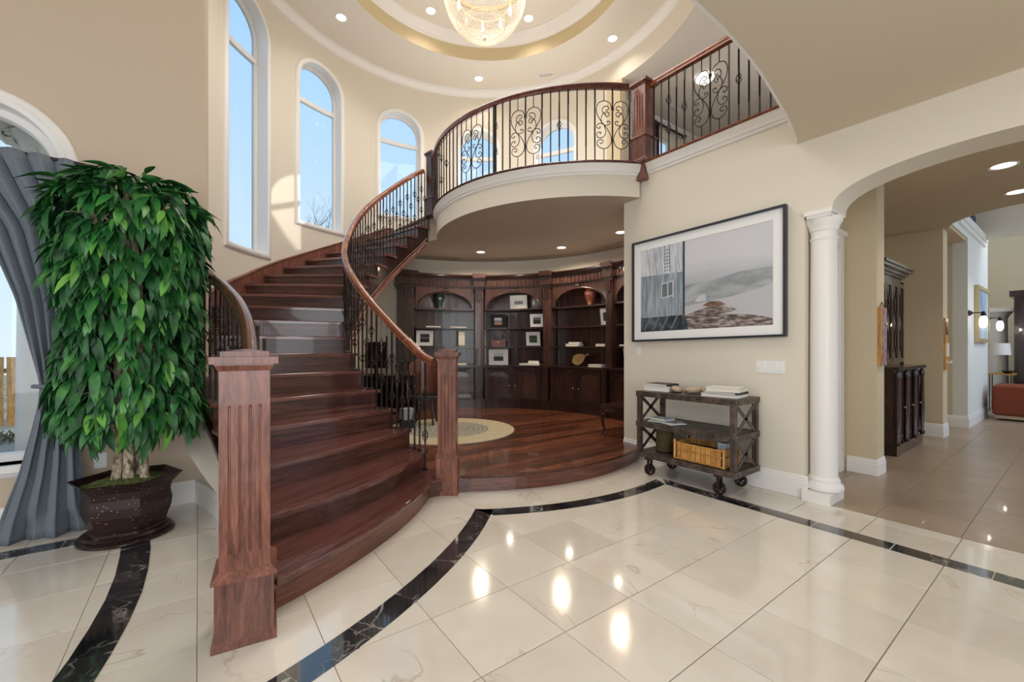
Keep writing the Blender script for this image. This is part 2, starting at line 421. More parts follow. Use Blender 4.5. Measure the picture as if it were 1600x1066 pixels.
# black marble border pieces, a shade proud of the field
def band(pa, pb, cuts, z=0.0022):
    """pa/pb matching edge points, one piece between successive cuts"""
    for k in range(len(cuts)-1):
        i0, i1 = cuts[k], cuts[k+1]; poly = list(pa[i0:i1+1])+list(pb[i0:i1+1])[::-1]
        cx = sum(p[0] for p in poly)/len(poly); cy = sum(p[1] for p in poly)/len(poly)
        q = [(p[0]+(cx-p[0])*0.012, p[1]+(cy-p[1])*0.012) for p in poly]
        mb = MB().prism([(p[0]-cx, p[1]-cy) for p in q], -0.02, z)
        o = put('border_tile', mb, M_blackmarble, fl); o.location = (cx, cy, 0)
CT = (-1.06, 5.71)
a0 = math.degrees(atan2(3.064-CT[1], 1.868-CT[0])); a1 = -98
n = 24; band(arc(CT, 3.95, a0, a1, n), arc(CT, 4.10, a0, a1, n), list(range(0, n+1, 2)))
b0 = math.degrees(atan2(3.064-CP[1], 1.868-CP[0])); b1 = math.degrees(atan2(2.65-CP[1], 3.80-CP[0]))
n = 16; band(arc(CP, 2.78, b0, b1, n), arc(CP, 2.92, b0+3.1, b1-2.0, n), list(range(0, n+1, 2)))
ys = [2.63-0.457*k for k in range(9)]; pa = [(3.862, y) for y in ys]; pb = [(3.722, y-(0.14 if k == 0 else 0)) for k, y in enumerate(ys)]
band(pa, pb, list(range(len(ys))))
Lo = [(-0.29,4.11),(-0.256,3.756),(-0.244,3.42),(-0.248,3.114),(-0.272,2.82),(-0.306,2.568),(-0.345,2.35),(-0.42,2.05),(-0.52,1.75)]
Li = [(-0.437,4.11),(-0.409,3.731),(-0.396,3.42),(-0.401,3.124),(-0.423,2.851),(-0.452,2.62),(-0.492,2.40),(-0.57,2.10),(-0.67,1.80)]
band(Lo, Li, list(range(len(Lo))))
xs = [-0.29-0.457*k for k in range(10)]; band([(x, 4.258) for x in xs], [(x, 4.115) for x in xs], list(range(len(xs))))

# ------------------------------------------------------------------ rotunda wall with five arched windows
WIN = [(140.3, 2.78, 6.43, 5.72), (114.0, 3.49, 6.31, 5.66), (85.2, 4.02, 6.13, 5.56), (56.3, 4.15, 5.99, 5.47), (26.5, 4.15, 5.99, 5.45)]
HW = 0.415
def outline(hw, z0, z1, n=14):
    """arched outline in (s, z), counter-clockwise from the lower left; s grows to the viewer's right"""
    zs = z1-hw; o = [(-hw+2*hw*k/8, z0) for k in range(9)]+[(hw, (z0+zs)/2)]
    o += [(hw*cos(pi*k/n), zs+hw*sin(pi*k/n)) for k in range(n+1)]+[(-hw, (z0+zs)/2)]
    return o
def cyl(ac, s, z, r=RW): return P(ac-math.degrees(s/RW), r, z)
Zb, Zt = -0.02, 6.85
wr = MB(); CH = radians(11)*RW; edges = [184.0]
for ac, z0, z1, zt in WIN: edges += [ac+11, ac-11]
edges += [-31.0]
for k in range(0, len(edges), 2):
    ea, eb = edges[k], edges[k+1]; zmax = Zt; m = max(1, int(abs(ea-eb)/3))
    if k == len(edges)-2:      # right of the last window: full height only as far as the gallery opening
        for (xa, xb, zz) in ((ea, 1.5, Zt), (1.5, eb, 3.4)):
            mm = max(2, int((xa-xb)/3)); wr.add([P(xa+(xb-xa)*i/mm, RW, z) for i in range(mm+1) for z in (Zb, zz)], [(2*i, 2*i+2, 2*i+3, 2*i+1) for i in range(mm)])
        continue
    wr.add([P(ea+(eb-ea)*i/m, RW, z) for i in range(m+1) for z in (Zb, Zt)], [(2*i, 2*i+2, 2*i+3, 2*i+1) for i in range(m)])
for ac, z0, z1, zt in WIN:
    ol = outline(HW, z0, z1); cz = (z0+z1)/2; out = []
    for s, z in ol:                # push outline points to the cell's rectangle
        dx, dz = s, z-cz; tx = CH/abs(dx) if abs(dx) > 1e-6 else 1e9
        if z >= z1-HW-1e-6: t = min(tx, (z1+0.25-cz)/dz)
        elif dz < 0: t = min(tx, (cz-(z0-0.2))/-dz)
        else: t = tx
        out.append((s*t, cz+dz*t))
    for cxn, czn in ((-CH, z0-0.2), (CH, z0-0.2), (CH, z1+0.25), (-CH, z1+0.25)):
        i_ = min(range(len(out)), key=lambda i: (out[i][0]-cxn)**2+(out[i][1]-czn)**2); out[i_] = (cxn, czn)
    N = len(ol)
    vs = []
    for q in (0.0, 0.34, 0.67, 1.0): vs += [cyl(ac, a[0]+(b[0]-a[0])*q, a[1]+(b[1]-a[1])*q) for a, b in zip(ol, out)]
    wr.add(vs, [(k*N+i, k*N+(i+1) % N, (k+1)*N+(i+1) % N, (k+1)*N+i) for k in range(3) for i in range(N)])
    for lim, zz in ((z0-0.2, Zb), (z1+0.25, Zt)):
        tl = sorted([p for p in out if abs(p[1]-lim) < 1e-4], key=lambda p: p[0]); tl2 = []
        for p, q in zip(tl, tl[1:]): tl2 += [(p[0]+(q[0]-p[0])*i/2, lim) for i in (0, 1)]
        tl2.append(tl[-1])
        wr.add([cyl(ac, p[0], z) for p in tl for z in (lim, zz)], [(2*i, 2*i+2, 2*i+3, 2*i+1) for i in range(len(tl)-1)])
struct('wall_rotunda', wr, M_wall, smooth=30, fix=False)
for k, (ac, z0, z1, zt) in enumerate(WIN, 1):
    w = struct('window_%d' % k); ol = outline(HW, z0, z1)
    put('reveal', MB().add([cyl(ac, s, z, r) for s, z in ol for r in (RW-.001, RW+0.24)], [(2*i, (2*i+2) % (2*len(ol)), (2*i+3) % (2*len(ol)), 2*i+1) for i in range(len(ol))]), M_white, w, smooth=40, fix=False)
    # casing: moulded band around the opening, standing off the wall
    mb = MB(); lv = [(0.0, 0.0), (0.0, 0.028), (0.02, 0.034), (0.05, 0.034), (0.075, 0.018), (0.082, 0.0)]
    rings = [(outline(HW+o, z0-o, z1+o), h) for o, h in lv]; N = len(ol)
    vs = [cyl(ac, s, z, RW-h) for r_, h in rings for s, z in r_]
    mb.add(vs, [(q*N+i, q*N+(i+1) % N, (q+1)*N+(i+1) % N, (q+1)*N+i) for q in range(len(lv)-1) for i in range(N)])
    put('casing', mb, M_white, w, smooth=40)
    mb = MB(); lv = [(0.0, 0.16), (-0.035, 0.16), (-0.045, 0.18), (-0.045, 0.215), (0.0, 0.215)]
    rings = [(outline(HW+o, z0-o, z1+o), h) for o, h in lv]
    vs = [cyl(ac, s, z, RW+h) for r_, h in rings for s, z in r_]
    mb.add(vs, [(q*N+i, q*N+(i+1) % N, (q+1)*N+(i+1) % N, (q+1)*N+i) for q in range(len(lv)-1) for i in range(N)])
    put('sash', mb, M_white, w, smooth=40)
    put('transom_bar', MB().arcbox(C, RW+0.155, RW+0.215, ac-7.1, ac+7.1, zt-0.04, zt+0.035, 4), M_white, w)
    g = outline(HW-0.03, z0+0.03, z1-0.03); mb = MB(); mb.add([cyl(ac, s, z, RW+0.19) for s, z in g]+[cyl(ac, 0, (z0+z1)/2, RW+0.19)], [(i, (i+1) % N, N) for i in range(N)])
    put('pane', mb, M_glass, w, fix=False)

# ring ceiling, coves, crowns
mb = MB(); prof = [(2.17, 6.83), (2.20, 6.83), (RW+0.25, 6.83), (RW+0.25, 6.95), (2.20, 6.95), (2.17, 6.90)]
mb.lathe([(2.17, 6.83), (3.5, 6.83)], 72, (CC[0], CC[1], 0))
mb.lathe([(0.001, 7.25), (2.17, 7.25)], 72, (CC[0], CC[1], 0))
ce = struct('ceiling', mb, M_ceil, smooth=30, fix=False)
def crown(r, z, k=1.0):
    return [(r, z-0.15*k), (r-0.012, z-0.15*k), (r-0.018, z-0.125*k), (r-0.05, z-0.115*k), (r-0.075, z-0.07*k), (r-0.11, z-0.045*k), (r-0.118, z-0.02*k), (r-0.135, z-0.018*k), (r-0.135, z), (r, z)]
struct('ceiling_cove', MB().lathe([(2.17, 6.83), (2.17, 7.25)], 72, (CC[0], CC[1], 0)), paint('tan_cove_paint', srgb(214, 196, 158)), smooth=60, fix=False)
struct('trim_1', MB().lathe(crown(RW+0.02, 6.832, 1.05), 90, (C[0], C[1], 0)), M_white, smooth=35)
struct('trim_2', MB().lathe(crown(2.175, 7.252, 1.2), 72, (CC[0], CC[1], 0)), M_white, smooth=35)
# cylinder drop where the rotunda opens to the gallery and foyer, and the flat gallery ceiling beyond
mb = MB(); mb.lathe([(RW, 6.30), (RW, 6.85)], 60, (C[0], C[1], 0), radians(-176), radians(1.5))
struct('wall_rotunda_drop', mb, M_wall, smooth=30)
gp = [(6.27, 5.7), (12, 5.7), (12, -5), (-7, -5), (-7, 4.95)]+arc(C, RW, 183, 361.5, 60)
mb = MB(); mb.prism(gp, 6.30, 6.33)
struct('ceiling_gallery', mb, M_ceil)

# left wall with the big arched window
HL = 0.41; UL = -1.26; ZL0, ZL1 = 0.50, 3.13
def lw(a, b, t): return (a, 4.68+t, b)
lo = [(UL+s, z) for s, z in outline(HL, ZL0, ZL1, 24)]
lo2 = [(UL+s_, z) for s_, z in outline(HL+.004, ZL0-.004, ZL1+.004, 24)]
mb = MB(); mb.plate([[(-5, -0.02), (0.045, -0.02), (0.045, 7.0), (-5, 7.0)], lo2], lw, 0.26)
mb.add([(0.045, 4.68, -0.02), (0.045, 4.68, 7), (0.068, 4.69, -0.02), (0.068, 4.69, 7), (0.075, 4.72, -0.02), (0.075, 4.72, 7), (0.075, 4.94, -0.02), (0.075, 4.94, 7)], [(0, 2, 3, 1), (2, 4, 5, 3), (4, 6, 7, 5)])
struct('wall_left', mb, M_wall_l)
# wall linking the left wall's end to the rotunda cylinder
struct('wall_rotunda_return', MB().box(-0.5, 4.93, 0, 0.074, 4.95, 7.0), M_wall)
w = struct('window_6'); N = len(lo)
put('reveal', MB().add([(a, v_, b) for a, b in lo for v_ in (4.679, 4.94)], [(2*i, (2*i+2) % (2*N), (2*i+3) % (2*N), 2*i+1) for i in range(N)]), mat('white_reveal', srgb(242, 238, 234), 0.35), w, smooth=40)
mb = MB(); lv = [(-0.0, 0.0), (0.0, 0.03), (0.018, 0.045), (0.04, 0.045), (0.05, 0.032), (0.075, 0.032), (0.098, 0.018), (0.105, 0.0)]
vs = [(UL+s, 4.68-h, z) for o, h in lv for s, z in outline(HL+o, ZL0-o, ZL1+o, 24)]
mb.add(vs, [(q*N+i, q*N+(i+1) % N, (q+1)*N+(i+1) % N, (q+1)*N+i) for q in range(len(lv)-1) for i in range(N)]); put('casing', mb, M_white, w, smooth=40)
mb = MB(); lv = [(0, 0.12), (-0.05, 0.12), (-0.06, 0.15), (-0.06, 0.2), (0, 0.2)]
vs = [(UL+s, 4.68+h, z) for o, h in lv for s, z in outline(HL+o, ZL0-o, ZL1+o, 24)]
mb.add(vs, [(q*N+i, q*N+(i+1) % N, (q+1)*N+(i+1) % N, (q+1)*N+i) for q in range(len(lv)-1) for i in range(N)]); put('sash', mb, M_white, w, smooth=40)
g = outline(HL-0.04, ZL0+0.04, ZL1-0.04, 24); mb = MB().add([(UL+s, 4.86, z) for s, z in g]+[(UL, 4.86, 1.8)], [(i, (i+1) % N, N) for i in range(N)]); put('pane', mb, M_glass, w, fix=False)
put('sill', MB().box(UL-HL-0.12, 4.60, ZL0-0.05, UL+HL+0.12, 4.80, ZL0), M_white, w)

def base_prof(h=0.19):
    return [(0, 0), (0.018, 0), (0.018, h*0.68), (0.014, h*0.7), (0.014, h*0.82), (0.009, h*0.86), (0.007, h*0.97), (0, h)]
def baseboard(name, path, h=0.19, flip=False):
    p = [(x*(1 if flip else -1), y) for x, y in base_prof(h)]
    return struct(name, MB().sweep([(a, b, 0) for a, b in path], p), M_white, smooth=20)
baseboard('baseboard_left', [(-5, 4.68), (-2.9, 4.68), (-0.02, 4.68)], flip=True)

# low curved wall under the outside of the stairs
OV = [2.30, 2.50, 2.95, 3.42, 3.88, 4.22, 4.62, 4.69]; OU = [0.31, 0.30, 0.265, 0.22, 0.165, 0.10, -0.01, -0.02]
OB = [0.0, 0.0, 0.07, 0.22, 0.43, 0.62, 0.86, 0.90]
low = []
for i in range(29):
    v = 2.48+(4.69-2.48)*i/28; low.append((lerp(v, OV, OU), v, lerp(v, OV, OB)))
mb = MB(); mb.add([(u+0.02, v, z) for u, v, b in low for z in (0, b+0.1)], [(2*i, 2*i+2, 2*i+3, 2*i+1) for i in range(28)]); struct('wall_under_stairs', mb, M_wall, smooth=40)
baseboard('baseboard_under_stairs', [(u+0.012, v) for u, v, b in low[10:]], flip=False)

# ------------------------------------------------------------------ wall with the picture and the hall arch (in the plane u = UW)
AV, AH, AZ = 0.42, 0.90, 2.55
archp = [(AV+AH*cos(pi*k/60), AZ+0.275*sin(pi*k/60)**0.85) for k in range(61)]
T = 0.34
outer = [(3.545, -0.02), (3.545, 3.50), (-3.0, 3.50), (-3.0, -0.02), (AV-AH, -0.02)]+archp[::-1]+[(AV+AH, 2.53), (1.53, 2.53), (1.53, -0.02)]
mb = MB(); mb.plate([outer], lambda a, b, t: (UW+t, a, b), T); struct('wall_right', mb, M_wall)
baseboard('baseboard_right', [(UW+T, 3.545), (UW, 3.545), (UW, 1.50)], flip=True, h=0.2)
# niche side of the wall end and hall partitions
mb = MB(); mb.box(5.76, 1.345, 0, 6.03, 1.64, 3.15); struct('wall_pier', mb, M_tan)
struct('baseboard_pier', MB().sweep([(5.76, 1.60, 0), (5.76, 1.345, 0), (6.03, 1.345, 0)], [(x, y) for x, y in base_prof(0.17)]), M_white, smooth=20)
mb = MB().plate([[(4.6, 0), (4.90, 0), (4.90, 2.45), (5.62, 2.45), (5.62, 0), (5.78, 0), (5.78, 3.15), (4.6, 3.15)]], lambda a, b, t: (a, 1.64+t, b), 0.12); struct('wall_closet', mb, M_tan)
mb = MB(); mb.box(6.03, 2.05, 0, 9.03, 2.15, 3.2); mb.box(6.0, 1.6, 0, 6.03, 2.1, 3.2); struct('wall_alcove', mb, M_tan)
struct('wall_hall_pier', MB().box(9.03, 1.33, 0, 9.35, 2.15, 3.2), M_tan)
struct('baseboard_hall_pier', MB().sweep([(9.03, 2.05, 0), (9.03, 1.33, 0), (9.35, 1.33, 0)], base_prof(0.2)), M_white, smooth=20)
struct('wall_recess', MB().box(9.35, 2.0, 0, 10.5, 2.1, 3.2), M_tan)
struct('wall_recess_side', MB().box(10.43, 1.421, 0, 10.5, 2.1, 3.2), M_tan)
struct('baseboard_recess', MB().sweep([(10.43, 2.0, 0), (10.43, 1.24, 0), (12.6, 1.24, 0)], base_prof(0.2)), M_white, smooth=20)
mb = MB().plate([[(10.43, 0), (12.75, 0), (12.75, 6.2), (8.3, 6.2), (8.3, 3.2), (10.43, 3.2)], [(10.1, 3.5), (12.1, 3.5), (12.1, 4.6), (10.1, 4.6)]], lambda a, b, t: (a, 1.24+t, b), 0.18); struct('wall_hall_left', mb, paint('pale_grey_wall', srgb(226, 224, 220)))
mb = MB(); mb.plate([[(2.5, 0), (2.5, 6.2), (-4, 6.2), (-4, 0)]], lambda a, b, t: (16.5+t, a, b), 0.1); struct('wall_far', mb, M_tan)
struct('wall_far_side', MB().box(12.75, 2.4, 0, 16.6, 2.5, 6.2), M_tan)
# hall ceiling with the curved edge of the two-storey room
edge = [(8.25, -3.0), (8.25, 0.2), (8.30, 0.63), (8.42, 0.9), (8.58, 1.06), (8.80, 1.2), (9.0, 1.26), (10.9, 1.26), (10.9, 2.2), (4.45, 2.2), (4.45, -3.0)]
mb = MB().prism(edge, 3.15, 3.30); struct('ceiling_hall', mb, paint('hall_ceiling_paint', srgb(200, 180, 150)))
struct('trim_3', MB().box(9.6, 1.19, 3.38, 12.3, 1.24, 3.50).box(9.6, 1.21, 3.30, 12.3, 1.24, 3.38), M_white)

# ------------------------------------------------------------------ second floor: balcony slab, fascia, gallery
arcB = arc(CB, 2.34, 244, 150, 30)
slab = [(UW, 3.31)]+[p for p in arcB if p[0] < UW]+[P(84.4, 1.7)[:2]]+[P(84.4-3*k, RW-0.002)[:2] for k in range(0, 39)]+[(5.87, 3.56), (UW+T, 3.56), (UW+T, 3.31)]
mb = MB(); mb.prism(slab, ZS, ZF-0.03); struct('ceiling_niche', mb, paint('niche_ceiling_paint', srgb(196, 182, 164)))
fc = [p for p in arc(CB, 2.345, 246, 151, 40) if p[0] <= UW+0.01]
mb = MB(); mb.add([(x, y, z) for x, y in fc for z in (ZS-0.004, 3.47)], [(2*i, 2*i+2, 2*i+3, 2*i+1) for i in range(len(fc)-1)]); struct('wall_balcony_fascia', mb, M_wall, smooth=40)
tp = [(-0.0, -0.13), (0.012, -0.13), (0.016, -0.105), (0.03, -0.095), (0.04, -0.05), (0.055, -0.03), (0.06, -0.005), (0.0, -0.005)]
fc2 = [p for p in arc(CB, 2.345, 246, 151, 40) if p[0] <= UW-0.02]
struct('trim_4', MB().sweep([(x, y, 3.575) for x, y in fc2], [(-x, y) for x, y in tp]), M_white, smooth=35)
struct('trim_5', MB().sweep([(UW, y, 3.575) for y in (3.18, -3.0)], [(-x, y) for x, y in [(p[0]*-1, p[1]) for p in tp]]), M_white, smooth=35)
np_ = [(0, 0), (0.07, 0), (0.08, 0.012), (0.07, 0.025), (0, 0.025)]
struct('trim_6', MB().sweep([(x, y, 3.572) for x, y in fc2], [(-x, y) for x, y in np_]), M_rail_dark, smooth=35)
struct('trim_7', MB().sweep([(UW, y, 3.572) for y in (3.18, -3.0)], np_), M_rail, smooth=35)
# gallery floor over the hall and its far wall
mb = MB(); mb.prism([(UW+0.02, -3), (6.0, -3), (7.8, -3), (7.8, 1.30), (12, 1.45), (12, 5.6), (6.3, 5.6), (5.9, 4.0), (5.6, 3.56), (UW+0.02, 3.56)], 3.31, 3.59); struct('floor_gallery', mb, M_floorwood)
hx = [(7.72, 4.5), (8.52, 4.5), (8.52, 5.98), (7.72, 5.98)]
mb = MB(); mb.plate([[(6.27, 3.4), (12, 3.4), (12, 6.3), (6.27, 6.3)], hx], lambda a, b, t: (a, 5.6+t, b), 0.12); struct('wall_gallery', mb, M_wall)
struct('wall_gallery_corner', MB().box(6.25, 5.1, 3.4, 6.37, 5.72, 6.3), M_tan)
struct('wall_gallery_end', MB().box(12, -3, 3.4, 12.1, 5.7, 6.3), M_wall)
struct('trim_8', MB().sweep([(6.3, 5.6, 6.3), (12, 5.6, 6.3)], [(0, 0), (0.1, 0), (0.09, -0.03), (0.04, -0.08), (0.02, -0.13), (0, -0.13)]), M_white, smooth=20)
w = struct('window_7')
put('sash', MB().plate([[(7.74, 4.5), (8.5, 4.5), (8.5, 5.96), (7.74, 5.96)], [(7.80, 4.56), (8.10, 4.56), (8.10, 5.9), (7.80, 5.9)], [(8.14, 4.56), (8.44, 4.56), (8.44, 5.9), (8.14, 5.9)]], lambda a, b, t: (a, 5.62+t, b), 0.05), M_white, w)
put('pane', MB().add([(7.76, 5.65, 4.52), (8.48, 5.65, 4.52), (8.48, 5.65, 5.94), (7.76, 5.65, 5.94)], [(0, 1, 2, 3)]), M_glass, w, fix=False)

# foyer soffit over the viewer's right, curved edge
soff = [(4.385, 1.58), (4.20, 1.525), (4.03, 1.487), (3.80, 1.435), (3.535, 1.389), (3.169, 1.326), (2.87, 1.285), (2.589, 1.261), (2.427, 1.250), (2.139, 1.243), (1.8, 1.27), (1.4, 1.35), (1.0, 1.5), (0.7, 1.66)]
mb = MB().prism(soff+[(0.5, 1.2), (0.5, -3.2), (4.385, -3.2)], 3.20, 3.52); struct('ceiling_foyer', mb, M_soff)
struct('trim_9', MB().sweep([(x, y+0.012, 3.215) for x, y in soff], [(-0.012, -0.012), (0.012, -0.012), (0.012, 0.012), (-0.012, 0.012)]), M_white)
# rear entry wall behind the viewer with three tall openings, and the far left side
ops = [[(x, 0.1), (x+1.5, 0.1), (x+1.5, 3.0), (x, 3.0)] for x in (-3.4, -1.4, 0.6)]
mb = MB().plate([[(-5, 0), (4.7, 0), (4.7, 6.3), (-5, 6.3)]]+ops, lambda a, b, t: (a, -3.2-t, b), 0.2); struct('wall_rear', mb, M_wall)
mb = MB().plate([[(-3.2, 0), (4.8, 0), (4.8, 6.3), (-3.2, 6.3)], [(0.0, 0.4), (2.8, 0.4), (2.8, 3.1), (0.0, 3.1)]], lambda a, b, t: (-4.6-t, a, b), 0.2); struct('wall_side', mb, M_wall_l)

# ------------------------------------------------------------------ staircase
AI = {1:229.5,2:224,3:216,4:208,5:200,6:191,7:181,8:171,9:161.5,10:152,11:143,12:134.5,13:126.5,14:119.3,15:112.5,16:105.6,17:98.6,18:91.5,19:85.5}
RI = {1:1.95,2:1.70,3:1.62}
for k in range(4, 12): RI[k] = 1.58
RI[12] = 1.61
for k in range(13, 20): RI[k] = 1.64
AO = {7:181,8:173.5,9:166,10:158,11:150,12:141.7,13:134.6,14:127.3,15:119.5,16:112,17:104.6,18:97.3,19:90}
ZN = {0:0, 1:.171,2:.34,3:.52,4:.71,5:.905}
for k in range(6, 20): ZN[k] = 1.098+.1935*(k-6)
RO = 3.20
PI = {k: Vector(P(AI[k], RI[k])[:2]) for k in AI}
PO = {1: Vector((0.31, 2.50)), 2: Vector((0.265, 2.95)), 3: Vector((0.22, 3.42)), 4: Vector((0.165, 3.88)), 5: Vector((0.10, 4.22)), 6: Vector((-0.01, 4.62))}
for k in AO: PO[k] = Vector(P(AO[k], RO)[:2])
def nose(k, off=0.0):
    """points of nosing line k from outer to inner, pushed forward by off"""
    a, b = PO[k], PI[k]
    if k == 1:
        t0 = math.degrees(atan2(a.y-CS[1], a.x-CS[0])); t1 = math.degrees(atan2(b.y-CS[1], b.x-CS[0]))
        return [Vector(p) for p in arc(CS, RS+off, t0, t1, 14)]
    d = (b-a).normalized(); nrm = Vector((d.y, -d.x)); bow = {2: 0.16, 3: 0.05}.get(k, 0.0)
    return [a+(b-a)*t+nrm*(off+bow*4*t*(1-t)) for t in [i/8 for i in range(9)]]
def inner_edge(k, off=0.0, n=4):
    return [Vector(P(AI[k]+(AI[k+1]-AI[k])*i/n, RI[k]+(RI[k+1]-RI[k])*i/n+off)[:2]) for i in range(n+1)]
def outer_edge(k, off=0.0, n=4):
    if k >= 7: return [Vector(P(AO[k]+(AO[k+1]-AO[k])*i/n, RO-off)[:2]) for i in range(n+1)]
    if k == 6: return [PO[6], Vector((-0.02, 4.70)), Vector((0.0, 4.95)), PO[7]]
    va, vb = PO[k].y, PO[k+1].y
    return [Vector((lerp(va+(vb-va)*i/n, OV, OU)-off, va+(vb-va)*i/n)) for i in range(n+1)]
stair = thing('staircase', 'curved mahogany staircase sweeping up the rotunda wall to the balcony', 'staircase', (1.0, 3.1, 0))
def tread_prof(mb, poly, z, t=0.036):
    """plan polygon slab with a softened top edge"""
    c = sum(poly, Vector((0, 0)))/len(poly); q = [p+(c-p).normalized()*0.008 for p in poly]; n = len(poly)
    tri = tessellate_polygon([[Vector((p.x, p.y, 0)) for p in poly]])
    vs = [(p.x, p.y, z-t) for p in poly]+[(p.x, p.y, z-0.008) for p in poly]+[(p.x, p.y, z) for p in q]
    fs = [list(x)[::-1] for x in tri]+[[i+2*n for i in x] for x in tri]+[(i+m*n, (i+1) % n+m*n, (i+1) % n+n+m*n, i+n+m*n) for m in (0, 1) for i in range(n)]
    return mb.add(vs, fs)
for k in range(1, 19):
    fr = nose(k, 0.03); bk = nose(k+1, -0.03); io = -0.03 if k > 1 else 0.0
    ins = inner_edge(k, -0.03 if k > 0 else 0)[1:-1]
    outs = outer_edge(k, 0.03 if k < 6 else 0.0)[1:-1]
    fr[-1] = fr[-1]+(fr[-1]-fr[-2]).normalized()*(0.03 if k > 1 else 0.0)
    if 1 < k < 6: fr[0] = fr[0]+(fr[0]-fr[1]).normalized()*0.03
    if k == 6: bk[0] = PO[7]
    poly = fr+ins+bk[::-1]+outs[::-1]
    put_along('tread', tread_prof(MB(), poly, ZN[k]), M_tread, stair, PO[k], PI[k])
for k in range(1, 20):
    pts = nose(k, 0.0)
    back = [p for p in nose(k, -0.02)]
    poly = pts+back[::-1]
    put_along('riser', MB().prism([(p.x, p.y) for p in poly], ZN[k-1]-(0.02 if k > 1 else 0), ZN[k]-0.036), M_bent if k == 1 else M_step, stair, PO[k], PI[k])
def line_z(a):       # nosing height along the inner edge
    ks = sorted(AI); return lerp(a, [AI[k] for k in ks][::-1], [ZN[k] for k in ks][::-1])
def sbot(a): return max(0.0, line_z(a)-0.42-0.05*min(1, (229-a)/60))
# inner string: stepped top, sweeping lower edge
mb = MB()
for k in range(1, 19):
    ie = inner_edge(k, -0.0, 5); io = inner_edge(k, 0.04, 5); m = 5
    for i in range(m):
        aa = AI[k]+(AI[k+1]-AI[k])*i/m; ab = AI[k]+(AI[k+1]-AI[k])*(i+1)/m; zt = ZN[k]-0.036
        for e in (ie, io): mb.add([(e[i].x, e[i].y, sbot(aa)), (e[i+1].x, e[i+1].y, sbot(ab)), (e[i+1].x, e[i+1].y, zt), (e[i].x, e[i].y, zt)], [(0, 1, 2, 3)])
        mb.add([(ie[i].x, ie[i].y, sbot(aa)), (ie[i+1].x, ie[i+1].y, sbot(ab)), (io[i+1].x, io[i+1].y, sbot(ab)), (io[i].x, io[i].y, sbot(aa))], [(0, 1, 2, 3)])
put('stringer', mb, M_espresso, stair, fix=False)
path = []; 
for i in range(60):
    a = 222-(222-86)*i/59; r = lerp(a, sorted(AI.values()), [RI[k] for k in sorted(AI, key=lambda q: AI[q])])-0.006; path.append(P(a, r, sbot(a)+0.012))
put('string_moulding', MB().sweep(path, [(-0.02, -0.02), (0.02, -0.02), (0.02, 0.025), (0.012, 0.035), (-0.012, 0.035), (-0.02, 0.025)]), M_post, stair, smooth=40)
path = [(x, y, z+0.085) for x, y, z in path]
put('string_bead', MB().tube(path, 0.011, 6), M_post, stair, smooth=60)
# plastered underside of the flight
mb = MB(); n = 40; vs = []
for i in range(n+1):
    a = 215-(215-88)*i/n; r = lerp(a, sorted(AI.values()), [RI[k] for k in sorted(AI, key=lambda q: AI[q])])
    z = sbot(a)+0.01; vs += [P(a, r+0.02, z), P(a+lerp(a, [88, 140, 181, 215], [5.5, 7, 0, -4]), RW-0.01, z)]
put('soffit', mb.add(vs, [(2*i, 2*i+2, 2*i+3, 2*i+1) for i in range(n)]), M_wall, stair, smooth=60, fix=False)
# outer string beside the low curved wall: one stepped board
mb = MB()
for k in range(1, 6):
    oe = outer_edge(k, 0, 4); oi = outer_edge(k, -0.03, 4)
    for i in range(4):
        za = lerp(oe[i].y, OV, OB); zb = lerp(oe[i+1].y, OV, OB); zt = ZN[k]-0.036
        for e in (oe, oi): mb.add([(e[i].x, e[i].y, za), (e[i+1].x, e[i+1].y, zb), (e[i+1].x, e[i+1].y, zt), (e[i].x, e[i].y, zt)], [(0, 1, 2, 3)])
oe = [PO[6], Vector((-0.02, 4.675))]; mb.add([(oe[0].x, oe[0].y, .86), (oe[1].x, oe[1].y, .90), (oe[1].x, oe[1].y, ZN[6]-.036), (oe[0].x, oe[0].y, ZN[6]-.036)], [(0, 1, 2, 3)])
put('outer_stringer', mb, M_espresso, stair, fix=False)
put('outer_string_moulding', MB().sweep([(u-0.006, v, b+0.012) for u, v, b in low[3:]], [(-0.018, -0.015), (0.018, -0.015), (0.018, 0.03), (-0.018, 0.03)]), M_espresso, stair, smooth=40)
# skirting board along the rotunda wall
ks = list(range(7, 20)); sk = []
for i in range(61):
    a = 181-(181-88)*i/60; sk.append((a, lerp(a, [AO[k] for k in ks][::-1], [ZN[k] for k in ks][::-1])+0.13))
mb = MB(); vs = []
for a, z in sk: vs += [P(a, RW, z-0.55), P(a, RW-0.045, z-0.55), P(a, RW-0.045, z-0.03), P(a, RW-0.06, z-0.022), P(a, RW-0.06, z-0.004), P(a, RW-0.045, z), P(a, RW, z)]
mb.add(vs, [(i*7+j, i*7+j+1, i*7+8+j, i*7+7+j) for i in range(60) for j in range(6)])
put('skirting_board', mb, M_post, stair, smooth=40)
# landing edge
put('landing_nosing', MB().prism([(p.x, p.y) for p in nose(19, 0.03)+nose(19, -0.1)[::-1]], 3.575, 3.6135), M_step, stair)

